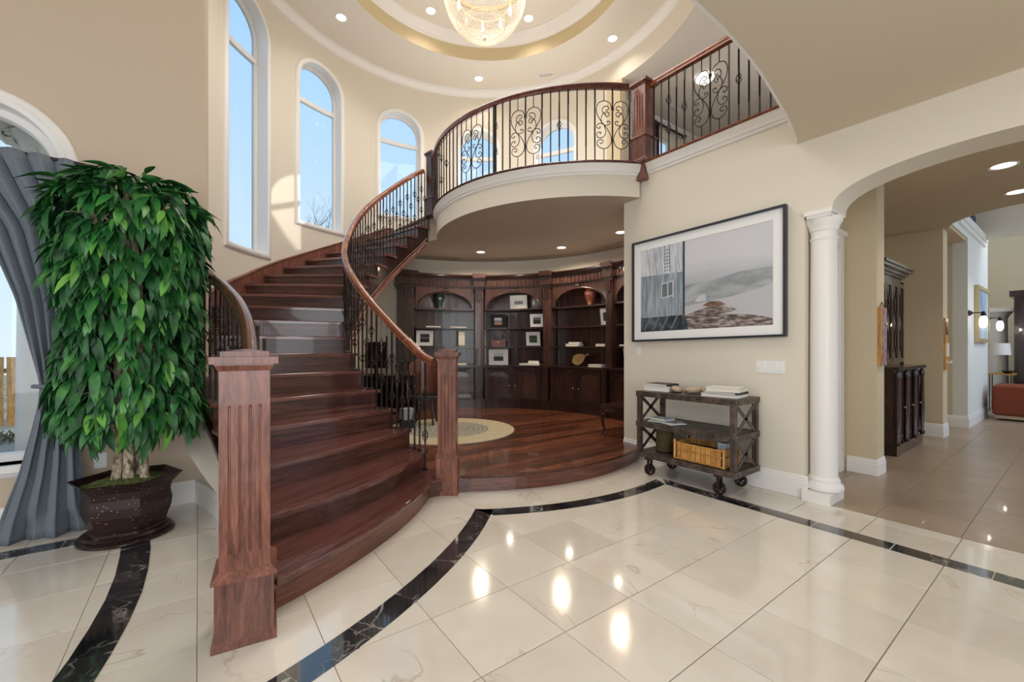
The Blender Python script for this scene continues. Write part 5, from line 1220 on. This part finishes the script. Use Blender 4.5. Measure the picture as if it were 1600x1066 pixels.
# ------------------------------------------------------------------ column at the arch
t = thing('column', 'white half-round column carrying the hall arch', 'column', (4.505, 1.415, 0)); cxx, cyy = 4.505, 1.42
put('plinth', MB().box(4.32, 1.32, 0, 4.67, 1.53, .09), M_white, t)
put('base_torus', MB().lathe([(.125, .09), (.142, .10), (.148, .12), (.142, .145), (.125, .16), (.118, .175), (.121, .185), (.114, .20), (.104, .215)], 32, (cxx, cyy, 0)), M_white, t, smooth=40)
put('shaft', MB().lathe([(.104, .215), (.104, 1.2), (.098, 2.41)], 32, (cxx, cyy, 0)), M_white, t, smooth=60)
put('neck_ring', MB().lathe([(.098, 2.30), (.106, 2.31), (.106, 2.325), (.098, 2.335)], 32, (cxx, cyy, 0)), M_white, t, smooth=40)
put('capital', MB().lathe([(.098, 2.38), (.108, 2.39), (.108, 2.40), (.118, 2.43), (.135, 2.46), (.142, 2.50)], 32, (cxx, cyy, 0)), M_white, t, smooth=40)
put('abacus', MB().box(4.355, 1.325, 2.49, 4.655, 1.505, 2.515).box(4.34, 1.31, 2.515, 4.67, 1.52, 2.55), M_white, t)

# closet door in the hall
d = struct('door_1'); 
put('leaf', MB().box(4.91, 1.70, .01, 5.61, 1.735, 2.44), M_white, d)
for z0_, z1_ in ((.22, 1.0), (1.15, 2.28)):
    for x0_, x1_ in ((5.0, 5.22), (5.30, 5.52)): put('raised_panel', MB().box(x0_, 1.692, z0_, x1_, 1.70, z1_).box(x0_+.03, 1.686, z0_+.03, x1_-.03, 1.692, z1_-.03), M_white, d)
put('casing', MB().plate([[(4.80, 0), (4.90, 0), (4.90, 2.45), (5.62, 2.45), (5.62, 0), (5.735, 0), (5.735, 2.57), (4.80, 2.57)]], lambda a, b, t: (a, 1.64-t, b), 0.022).plate([[(4.77, 2.57), (5.755, 2.57), (5.755, 2.62), (4.77, 2.62)]], lambda a, b, t: (a, 1.64-t, b), 0.05), M_white, d)
put('hinge', MB().box(4.915, 1.695, .3, 4.93, 1.70, .4), M_gold, d)

# ------------------------------------------------------------------ hall furniture
def hutch():
    t = thing('hutch', 'tall espresso-brown hutch with crossed door lattice standing in the hall alcove', 'cabinet', (7.64, 1.72, 0))
    put('base_plinth', MB().box(6.96, 1.43, 0, 8.32, 2.04, .13), M_espresso, t)
    put('base_carcass', MB().box(7.0, 1.47, .13, 8.28, 2.04, 1.07), M_espresso, t)
    put('counter', MB().box(6.93, 1.40, 1.07, 8.35, 2.04, 1.11), M_espresso, t)
    for k in range(3):
        xa = 7.03+.41*k; dd = put('door', MB().plate([[(xa, .16), (xa+.39, .16), (xa+.39, 1.04), (xa, 1.04)], [(xa+.06, .24), (xa+.33, .24), (xa+.33, .96), (xa+.06, .96)]], lambda a, b, q: (a, 1.47-q, b), .022), M_espresso, t)
        put('raised_panel', MB().box(xa+.06, 1.462, .24, xa+.33, 1.47, .96), wood('hutch_panel_%d' % k, srgb(70, 34, 24), srgb(104, 54, 38), srgb(128, 70, 50), (5, 5, .8)), dd)
        put('knob', MB().lathe([(.001, .026), (.012, .022), (.012, .012), (.005, 0)], 8, (xa+.35, 1.448, .58), axis=Matrix.Rotation(pi/2, 4, 'X')), M_gold, dd)
    for k in range(4): put('turned_post', MB().lathe([(.02, .13), (.035, .16), (.02, .2), (.03, .5), (.02, .95), (.036, 1.0), (.02, 1.06)], 10, (7.0+.427*k, 1.43, 0)), M_espresso, t, smooth=50)
    put('upper_carcass', MB().box(7.03, 1.64, 1.11, 8.25, 2.04, 2.30), M_espresso, t)
    for k in range(4):
        xa = 7.04+.302*k; dd = put('lattice_door', MB().plate([[(xa, 1.15), (xa+.29, 1.15), (xa+.29, 2.26), (xa, 2.26)], [(xa+.04, 1.21), (xa+.25, 1.21), (xa+.25, 2.20), (xa+.04, 2.20)]], lambda a, b, q: (a, 1.64-q, b), .025), M_espresso, t)
        put('lattice_backing', MB().box(xa+.04, 1.632, 1.21, xa+.25, 1.638, 2.20), flat('lattice_cloth_%d' % k, 96, 82, 70), dd)
        for za, zb in ((1.21, 1.70), (1.70, 2.20)):
            for s1, s2 in ((xa+.045, xa+.245), (xa+.245, xa+.045)): put('lattice_bar', MB().bar((s1, 1.624, za), (s2, 1.624, zb), .016), M_espresso, dd)
    mb = MB()
    for o_, z0_, z1_ in ((.0, 2.30, 2.34), (.03, 2.34, 2.37), (.06, 2.37, 2.41), (.10, 2.41, 2.45), (.12, 2.45, 2.48)): mb.box(7.03-o_, 1.64-o_, z0_, 8.25+o_, 2.04, z1_)
    put('cornice', mb, M_espresso, t)
    for xx in (7.0, 8.23): put('side_lattice_post', MB().box(xx, 1.62, 1.11, xx+.04, 1.66, 2.3), M_espresso, t)
    for s1, s2 in ((1.68, 2.0), (2.0, 1.68)): put('side_lattice', MB().bar((7.02, s1, 1.2), (7.02, s2, 2.2), .018), M_espresso, t)
hutch()
t = thing('canvas_print', 'narrow colourful canvas hanging on the side of the hall pier', 'wall art', (5.95, 1.345, 1.5))
put('canvas', MB().box(5.80, 1.315, 1.16, 6.0, 1.343, 1.78), noisym('painted_canvas', srgb(72, 66, 84), srgb(168, 140, 130), srgb(150, 52, 48), 14), t)
put('wooden_edge', MB().box(5.788, 1.312, 1.155, 5.80, 1.345, 1.785), M_bamb, t); put('hanging_ribbon', MB().tube([(5.82, 1.33, 1.78), (5.90, 1.335, 1.84), (5.98, 1.33, 1.78)], .004, 5), M_blackm, t)
t = thing('key_rack', 'small white key rack and notepad on the hall pier edge', 'key rack', (9.10, 1.32, 1.4))
put('back_board', MB().box(9.05, 1.305, 1.02, 9.25, 1.33, 1.80), M_bamb, t); put('chalk_panel', MB().box(9.08, 1.298, 1.55, 9.22, 1.305, 1.74), M_blackm, t); put('notepad', MB().box(9.08, 1.29, 1.22, 9.22, 1.305, 1.42), M_white, t)
for k in range(4): put('hook', MB().tube([(9.08+.045*k, 1.305, 1.14), (9.08+.045*k, 1.26, 1.12), (9.08+.045*k, 1.255, 1.16)], .005, 5), M_white, t)
t = thing('framed_mirror_art', 'pale gilt framed abstract blue painting between the hall sconces', 'framed picture', (11.8, 1.22, 1.95)); 
put('frame', MB().plate([[(11.10, 1.45), (12.45, 1.45), (12.45, 2.47), (11.10, 2.47)], [(11.17, 1.52), (12.38, 1.52), (12.38, 2.40), (11.17, 2.40)]], lambda a, b, q: (a, 1.235-q, b), .05), M_gold, t)
put('painting', MB().box(11.16, 1.20, 1.51, 12.39, 1.22, 2.41), noisym('blue_wash', srgb(120, 150, 186), srgb(182, 196, 214), srgb(220, 224, 230), 2.5, (1, 1, .4)), t)
def sconce(x, label):
    t = thing('wall_sconce', label, 'wall light', (x, 1.235, 1.97), 0, 'sconces either side of the hall painting')
    put('wall_plate', MB().lathe([(.05, 0), (.05, .012), (.015, .05), (.001, .05)], 14, (x, 1.235, 1.94), axis=Matrix.Rotation(pi/2, 4, 'X')), M_iron, t, smooth=40)
    put('arm', MB().tube([(x, 1.20, 1.94), (x, 1.09, 1.94)], .009, 6), M_iron, t); put('socket', MB().lathe([(.018, 1.96), (.032, 1.92), (.036, 1.88)], 12, (x, 1.07, 0)), M_iron, t)
    put('bulb_glass', MB().lathe([(.03, 1.88), (.05, 1.82), (.05, 1.74), (.03, 1.69), (.001, 1.68)], 14, (x, 1.07, 0)), M_glow_soft, t, smooth=60)
    light('POINT', 'sconce_light', (x, 1.02, 1.78), 3, WARM, soft=.04)
sconce(10.50, 'nearer glowing sconce left of the hall painting'); sconce(12.66, 'farther glowing sconce right of the hall painting')
# far room: opening with column, table, lamps, ottoman, cabinet
struct('wall_far_left', MB().plate([[(1.42, 0), (1.42, 6.2), (-.2, 6.2), (-.2, 3.4), (.95, 3.4)]+[(1.05, 2.5)][:0]+[(.98+.20*cos(pi*k/10)*-1, 2.35+.35*sin(pi*k/10)) for k in range(11)]+[(1.18, 0)]], lambda a, b, q: (14.3+q, a, b), .1), M_tan) if False else None
t = thing('column', 'far white column beyond the hall sconces', 'column', (14.6, 1.30, 0)); put('shaft', MB().lathe([(.20, .25), (.18, 2.05)], 24, (14.6, 1.30, 0)), M_white, t, smooth=60); put('base', MB().cbox((14.6, 1.30, .06), (.5, .5, .12)).lathe([(.24, .12), (.25, .18), (.2, .25)], 24, (14.6, 1.30, 0)), M_white, t); put('capital', MB().lathe([(.18, 2.0), (.2, 2.05), (.27, 2.16)], 24, (14.6, 1.30, 0)).cbox((14.6, 1.30, 2.20), (.58, .58, .09)), M_white, t)
t = thing('console_table', 'small hairpin-leg side table holding the white lamp in the far room', 'side table', (13.85, 1.15, 0)); put('top', MB().box(13.6, .95, .78, 14.1, 1.35, .81), M_bamb, t)
for x in (13.65, 14.05):
    for y in (1.0, 1.3): put('leg', MB().tube([(x, y, .78), (x-.02, y, 0)], .008, 6), M_iron, t)
lx, ly = 13.9, 1.18
t = thing('table_lamp', 'white drum-shade table lamp on the small side table', 'lamp', (lx, ly, .81)); put('shade', MB().lathe([(.17, 1.20), (.15, 1.45), (.148, 1.45), (.168, 1.20)], 24, (lx, ly, 0)), M_white, t, smooth=50); put('stem', MB().tube([(lx, ly, .84), (lx, ly, 1.3)], .012, 8), M_gold, t); put('foot', MB().lathe([(.001, .81), (.08, .81), (.08, .825), (.001, .84)], 16, (lx, ly, 0)), M_gold, t)
t = thing('decor_bowl', 'dark low bowl beside the white lamp', 'bowl', (13.72, 1.05, .81)); put('bowl', MB().lathe([(.001, .815), (.05, .815), (.10, .87), (.105, .87), (.05, .81), (.001, .81)], 18, (13.72, 1.05, 0)), M_black, t, smooth=60)
t = thing('ottoman', 'rust-coloured upholstered ottoman on the hall floor at the right edge', 'ottoman', (12.5, .75, 0)); M = MW[t.name]
o_ = put('cushion', MB().box(12.05, .35, .09, 12.9, 1.12, .65), M_rust, t); bv = o_.modifiers.new('soft', 'BEVEL'); bv.width = .05; bv.segments = 3
put('base_frame', MB().box(12.09, .39, .03, 12.86, 1.08, .09), M_shell, t)
for x, y in ((12.15, .45), (12.8, .45), (12.15, 1.0), (12.8, 1.0)): put('foot', MB().lathe([(.02, 0), (.03, .03)], 8, (x, y, 0)), M_iron, t)
t = thing('tall_cabinet', 'dark wooden cabinet at the far right edge of the great room', 'cabinet', (14.6, .25, 0)); put('carcass', MB().box(14.2, -.5, 0, 14.9, 1.0, 2.45), M_espresso, t); put('cornice', MB().box(14.12, -.55, 2.45, 14.95, 1.06, 2.58), M_espresso, t); put('door', MB().box(14.17, -.45, .1, 14.2, .93, 2.35), M_espresso, t)
t = thing('iron_grille', 'blue-grey iron scroll grille in the high opening above the hall', 'railing', (11.1, 1.30, 3.5))
mb = MB()
for i in range(16):
    for j in range(6):
        x = 10.2+.125*i; z = 3.62+.17*j; mb.tube([(x+.05*cos(2*pi*k/8), 1.33, z+.07*sin(2*pi*k/8)) for k in range(8)], .012, 4, closed=True)
put('scrollwork', mb, flat('blue_grey_iron', 70, 84, 104), t, kind='stuff'); put('frame_bar', MB().box(10.1, 1.30, 3.52, 12.1, 1.36, 3.56).box(10.1, 1.30, 4.5, 12.1, 1.36, 4.55), M_iron, t)
struct('wall_upper_hall', MB().box(10.0, 1.9, 3.3, 12.3, 2.0, 4.8), flat('upper_pale', 196, 208, 224))
# curtain and rod at the gallery window
t = thing('curtain', 'dark plum curtain on a bronze rod at the small gallery window', 'curtain', (7.76, 5.5, 4.5)); n = 24; vs = []
for i in range(n+1):
    x = 7.70+.28*i/n; y = 5.52+.025*sin(i*2.2)
    vs += [(x, y, 3.65), (x, y, 6.14)]
put('panel', MB().add(vs, [(2*i, 2*i+2, 2*i+3, 2*i+1) for i in range(n)]), flat('plum_cloth', 62, 34, 44, rough=.9), t, smooth=60, fix=False)
put('rod', MB().tube([(7.45, 5.50, 6.16), (8.85, 5.50, 6.16)], .022, 8), M_blackm, t); put('finial', MB().lathe([(.001, 0), (.045, .04), (.05, .08), (.02, .12), (.001, .13)], 10, (8.85, 5.50, 6.16), axis=Matrix.Rotation(pi/2, 4, 'Y')), M_blackm, t, smooth=60)
for k in range(5): put('ring', MB().tube([(7.62+.055*k, 5.50+.034*cos(2*pi*q/10), 6.155+.034*sin(2*pi*q/10)) for q in range(10)], .005, 4, closed=True), M_blackm, t)

# ------------------------------------------------------------------ linen curtain at the left window
t = thing('curtain', 'long grey linen curtain tied back at the left arched window', 'curtain', (-1.0, 4.45, 0))
zsx = [2.73, 2.45, 2.2, 1.7, 1.25, 1.09, 0.95, 0.75, 0.45, 0.2, 0.0]
lft = [-1.55, -1.36, -1.18, -1.03, -.945, -.915, -.925, -.96, -1.02, -1.09, -1.13]
rgt = [-.68, -.66, -.66, -.66, -.70, -.74, -.73, -.71, -.69, -.67, -.655]
def cur(s, z, k=0):
    l = lerp(z, zsx[::-1], lft[::-1]); r = lerp(z, zsx[::-1], rgt[::-1]); w_ = r-l
    amp = .026+.012*(1-min(1, abs(z-1.09)/.8)); ph = s*2*pi*(4.2 if z < 1.09 else 6.5)+(0 if z > 1.09 else 1.2*s*sin(z*3))
    y = 4.46+amp*sin(ph+.6*sin(z*2.2))-.03*sin(s*pi)-(.03 if z < .15 else 0)*sin(ph*.5)-.04*max(0, .5-z)
    return (l+w_*s+.006*sin(ph*2), y, z)
mb = MB(); nu, nz = 90, 44; vs = [cur(i/nu, 2.73*(1-(j/nz))) for j in range(nz+1) for i in range(nu+1)]
mb.add(vs, [(j*(nu+1)+i, j*(nu+1)+i+1, (j+1)*(nu+1)+i+1, (j+1)*(nu+1)+i) for j in range(nz) for i in range(nu)])
o_ = put('panel', mb, M_curtain, t, smooth=80, fix=False); so = o_.modifiers.new('thick', 'SOLIDIFY'); so.thickness = .006
put('tieback', MB().tube([(-.935, 4.40, 1.08), (-.86, 4.36, 1.075), (-.76, 4.40, 1.10), (-.70, 4.55, 1.13)], .014, 8, scale=[1, 1.2, 1, .8]), M_curtain, t, smooth=60)
put('rod', MB().tube([(-2.3, 4.46, 2.74), (-.62, 4.46, 2.715)], .014, 8), M_iron, t)

# ------------------------------------------------------------------ potted ficus
PX, PY = -0.41, 4.12
t = thing('potted_ficus', 'tall artificial ficus with glossy green leaves in a bronze hexagonal pot', 'potted plant', (PX, PY, 0))
def hexa(r, z, rot=-10, sq=1.0): return [(PX+r*cos(radians(rot+60*k))*1.08, PY+r*sin(radians(rot+60*k)), z) for k in range(6)]
lv = [(.215, .055), (.20, .075), (.215, .13), (.235, .19), (.24, .25), (.23, .31), (.24, .36), (.275, .40), (.30, .425), (.292, .43), (.265, .405), (.22, .37)]
mb = MB(); vs = []
for r, z in lv: vs += hexa(r, z)
put('pot', mb.add(vs, [(j*6+i, j*6+(i+1) % 6, (j+1)*6+(i+1) % 6, (j+1)*6+i) for j in range(len(lv)-1) for i in range(6)]), M_pot, t)
mb = MB(); n = 36; vs = []
for r, z in ((.235, 0), (.245, .008), (.245, .022), (.225, .032), (.232, .045), (.215, .058), (.001, .058)):
    vs += [(PX+r*1.1*cos(2*pi*k/n), PY+r*sin(2*pi*k/n), z) for k in range(n)]
put('foot', mb.add(vs, [(j*n+i, j*n+(i+1) % n, (j+1)*n+(i+1) % n, (j+1)*n+i) for j in range(6) for i in range(n)]), M_pot, t, smooth=30)
mb = MB(); rnd = random.Random(3); vs = [(PX, PY, .425)]
for k in range(1, 7):
    for i in range(30): a = 2*pi*i/30; f = .9+.1*abs(cos(a*3+.5)); r = .235*k/6*f; vs.append((PX+r*1.1*cos(a), PY+r*sin(a), .425-.035*(k/6)**2+rnd.uniform(-.008, .008)))
fs = [(0, 1+i, 1+(i+1) % 30) for i in range(30)]+[(1+k*30+i, 1+k*30+(i+1) % 30, 31+k*30+(i+1) % 30, 31+k*30+i) for k in range(5) for i in range(30)]
put('moss', mb.add(vs, fs), M_moss, t, smooth=60, kind='stuff')
for q, (x, y, lx, ly) in enumerate([(-.06, -.02, .06, 0), (.0, -.04, .01, .02), (.09, -.05, -.05, .02), (.05, .04, -.06, -.02)]):
    pth = [(PX+x+lx*s_/8+.012*sin(s_*1.3+q), PY+y+ly*s_/8, .40+.27*s_) for s_ in range(9)]
    put('trunk', MB().tube(pth, .026+.004*(q % 2), 10, scale=[1.15, 1, 1.05, .95, .9, .8, .7, .5, .3]), M_bark, t, smooth=60)
def leaf_mesh(L, Wd, droop):
    vs = []; n = 6
    for i in range(n+1):
        s = i/n; w_ = Wd/2*(sin(pi*min(1, s**0.8*1.0)))**0.85 if 0 < i < n else 0.0015; y = L*s; z = -droop*L*s*s
        vs += [(-w_, y, z+w_*.35), (0, y, z), (w_, y, z+w_*.35)]
    fs = []
    for i in range(n): fs += [(3*i, 3*i+1, 3*i+4, 3*i+3), (3*i+1, 3*i+2, 3*i+5, 3*i+4)]
    return vs, fs
LM = []
for q, (L, w_, d_) in enumerate([(.17, .053, .35), (.145, .048, .15), (.185, .054, .55), (.135, .045, .25)]):
    vs, fs = leaf_mesh(L, w_, d_); me = bpy.data.meshes.new('leaf'); me.from_pydata(vs, [], fs); me.materials.append(M_leaf); me.polygons.foreach_set('use_smooth', [True]*len(fs)); LM.append((me, vs, fs))
rnd = random.Random(11)
def crown_r(z):     # half width of the crown at height z
    return lerp(z, [.70, .85, 1.0, 1.4, 1.8, 2.1, 2.35, 2.5, 2.6], [.24, .38, .40, .36, .38, .42, .42, .34, .14])
view = Vector((-PX, -PY, 0)).normalized(); stuff = MB(); cand = []
for q in range(820):
    z = .80+1.80*((q*.618034) % 1); R_ = crown_r(z); a = rnd.uniform(0, 2*pi); rr_ = R_*(0.6+.4*sqrt(rnd.random()))
    x = rr_*cos(a)+.03; y = rr_*sin(a)*.9
    base = Vector((PX+x, min(PY+y, 4.56), z)); outw = Vector((cos(a), sin(a)*.9, 0)); cn = rnd.randint(3, 6)
    for k in range(cn):
        spread = (k-(cn-1)/2)*rnd.uniform(.35, .6); ca, sa_ = cos(spread), sin(spread)
        dr = rnd.uniform(-1.9, -.45) if z < 2.35 else rnd.uniform(-1.2, .35)
        d_ = Vector((outw.x*ca-outw.y*sa_, outw.x*sa_+outw.y*ca, dr)).normalized()
        m_ = Matrix.Translation(base+Vector((rnd.uniform(-.02, .02), rnd.uniform(-.02, .02), rnd.uniform(-.03, .03)))) @ d_.to_track_quat('Y', 'Z').to_matrix().to_4x4() @ Matrix.Rotation(rnd.uniform(-.45, .45), 4, 'Y') @ Matrix.Scale(rnd.uniform(.75, 1.12), 4)
        tip = m_ @ Vector((0, .16, 0))
        if tip.y > 4.66 or base.y > 4.6: continue
        cand.append((x*view.x+y*view.y+rnd.random()*.22, m_, rnd.randrange(4)))
cand.sort(key=lambda c: -c[0])
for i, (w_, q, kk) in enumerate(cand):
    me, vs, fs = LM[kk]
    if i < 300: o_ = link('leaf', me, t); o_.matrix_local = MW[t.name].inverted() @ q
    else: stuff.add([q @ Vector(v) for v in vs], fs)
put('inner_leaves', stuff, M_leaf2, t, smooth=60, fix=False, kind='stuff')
mb = MB()
for q in range(60):
    z = rnd.uniform(.8, 2.5); a = rnd.uniform(0, 2*pi); r_ = crown_r(z)*.8
    yy = min(r_*sin(a)*.8, .44)
    mb.tube([(PX, PY, z-.15), (PX+r_*.5*cos(a), PY+yy*.5, z), (PX+r_*cos(a), PY+yy, z-.05)], .004, 4)
put('twigs', mb, M_bark, t, kind='stuff')

# ------------------------------------------------------------------ outdoors beyond the windows
gr = tag(put('lawn', MB().add([(-30, 4.95, -.35), (-.3, 4.95, -.35), (-.3, 40, -.35), (-30, 40, -.35)], [(0, 1, 2, 3)]), mat('winter_garden', srgb(150, 140, 118), .9, build=lambda n, l, s: l.new(ramp(n, l, tex(n, l, 'noise', 1.6, detail=6).outputs[0], [(.35, srgb(116, 106, 84)), (.65, srgb(186, 178, 160))]).outputs[0], s.inputs['Base Color'])), None), 'pale winter ground outside the left arched window', 'ground')
t = thing('porch_column', 'cream outdoor column with carved scroll capital beyond the left window', 'column', (-1.12, 5.85, -.35))
put('shaft', MB().lathe([(.235, -.2), (.22, 1.4), (.20, 3.02)], 28, (-1.12, 5.85, 0)), M_white, t, smooth=60); put('base', MB().lathe([(.30, -.35), (.30, -.25), (.25, -.2), (.22, -.16)], 28, (-1.12, 5.85, 0)), M_white, t, smooth=40)
put('capital_bell', MB().lathe([(.185, 3.02), (.20, 3.05), (.20, 3.09), (.26, 3.22), (.28, 3.30)], 28, (-1.12, 5.85, 0)), M_white, t, smooth=40)
for a in (215, 325, 35, 145):
    c_ = (-1.12+.27*cos(radians(a)), 5.85+.27*sin(radians(a)), 3.22)
    put('volute', MB().tube([(c_[0]+(.075-.06*k/20)*cos(k*.6)*.9, c_[1], c_[2]+(.075-.06*k/20)*sin(k*.6)) for k in range(21)], .022, 6), M_white, t, smooth=60)
for k in range(10):
    a = radians(180+36*k); put('carved_leaf', MB().lathe([(.001, -.05), (.035, -.03), (.03, .02), (.001, .05)], 6, (-1.12+.23*cos(a), 5.85+.23*sin(a), 3.14)), M_white, t, smooth=60)
put('abacus', MB().cbox((-1.12, 5.85, 3.35), (.66, .66, .08)), M_white, t)
t = thing('porch_beam', 'stepped cream beam resting on the outdoor column', 'beam', (-2.0, 5.85, 3.39)); put('beam', MB().box(-5, 5.6, 3.39, -.8, 6.1, 3.75), M_white, t); put('moulding', MB().box(-5, 5.52, 3.6, -.78, 6.15, 3.66), M_white, t)
t = thing('garden_fence', 'tan wooden board fence in the garden behind the bare tree', 'fence', (-5, 14, -.35))
for k in range(34): put('board', MB().box(-12+.32*k, 14, -.35, -11.72+.32*k, 14.03, 1.15), M_bamb, t)
put('rail', MB().box(-12, 14.03, .8, -1, 14.08, .9), M_bamb, t)
def branchy(t, base, H_, seed, m, spread=.5, r0=.09, depth=5):
    rd = random.Random(seed); mb = MB()
    def grow(p, d, L, r, k):
        q = p+d*L; mid = p+d*L*.5+Vector((rd.uniform(-1, 1), rd.uniform(-1, 1), rd.uniform(-1, 1)))*L*.06
        mb.tube([p, mid, q], r, 5 if k > 2 else 4, scale=[1, .85, .7])
        if k == 0: return
        for _ in range(3 if k > 1 else 2):
            nd = (d+Vector((rd.uniform(-1, 1), rd.uniform(-1, 1), rd.uniform(-.4, .8)))*spread).normalized(); grow(q, nd, L*rd.uniform(.6, .85), r*.62, k-1)
    grow(Vector(base), Vector((0, 0, 1)), H_, r0, depth)
    put('trunk_and_branches', mb, m, t, fix=False)
M_br = flat('grey_twigs', 104, 94, 88, rough=.9)
for (x, y, h, sd, l) in [(-4.6, 10.5, 1.5, 5, 'bare grey tree in the garden seen past the curtain'), (2.9, 12.9, 1.5, 8, 'bare tree top seen through the second tall rotunda window'), (5.6, 13.9, 1.65, 13, 'bare tree top seen through the third rotunda window, behind the handrail')]:
    t = thing('bare_tree', l, 'tree', (x, y, -.35)); branchy(t, (x, y, -.35), h, sd, M_br, .75 if x > 0 else .6, .05, 6)
for k, (x, y, s_, l) in enumerate([(-3.0, 8.6, .55, 'brown dry shrub nearest the left window'), (-3.9, 9.6, .6, 'second dry shrub in the garden by the fence'), (-2.2, 9.3, .45, 'small dry shrub behind the outdoor column')]):
    t = thing('dry_shrub', l, 'shrub', (x, y, -.35)); rd = random.Random(k); mb = MB()
    for q in range(500):
        d_ = Vector((rd.gauss(0, 1), rd.gauss(0, 1), abs(rd.gauss(0, 1)))).normalized()*s_*rd.uniform(.5, 1); p_ = Vector((x, y, -.35))+d_
        mb.tube([p_, p_+Vector((rd.uniform(-.07, .07), rd.uniform(-.07, .07), .08))], .008, 3)
    put('twigs', mb, noisym('dry_leaf_%d' % k, srgb(96, 74, 44), srgb(140, 110, 70), srgb(120, 124, 70), 3), t, fix=False, kind='stuff')
    put('stem', MB().tube([(x, y, -.35), (x, y, -.1)], .03, 6), M_bark, t)
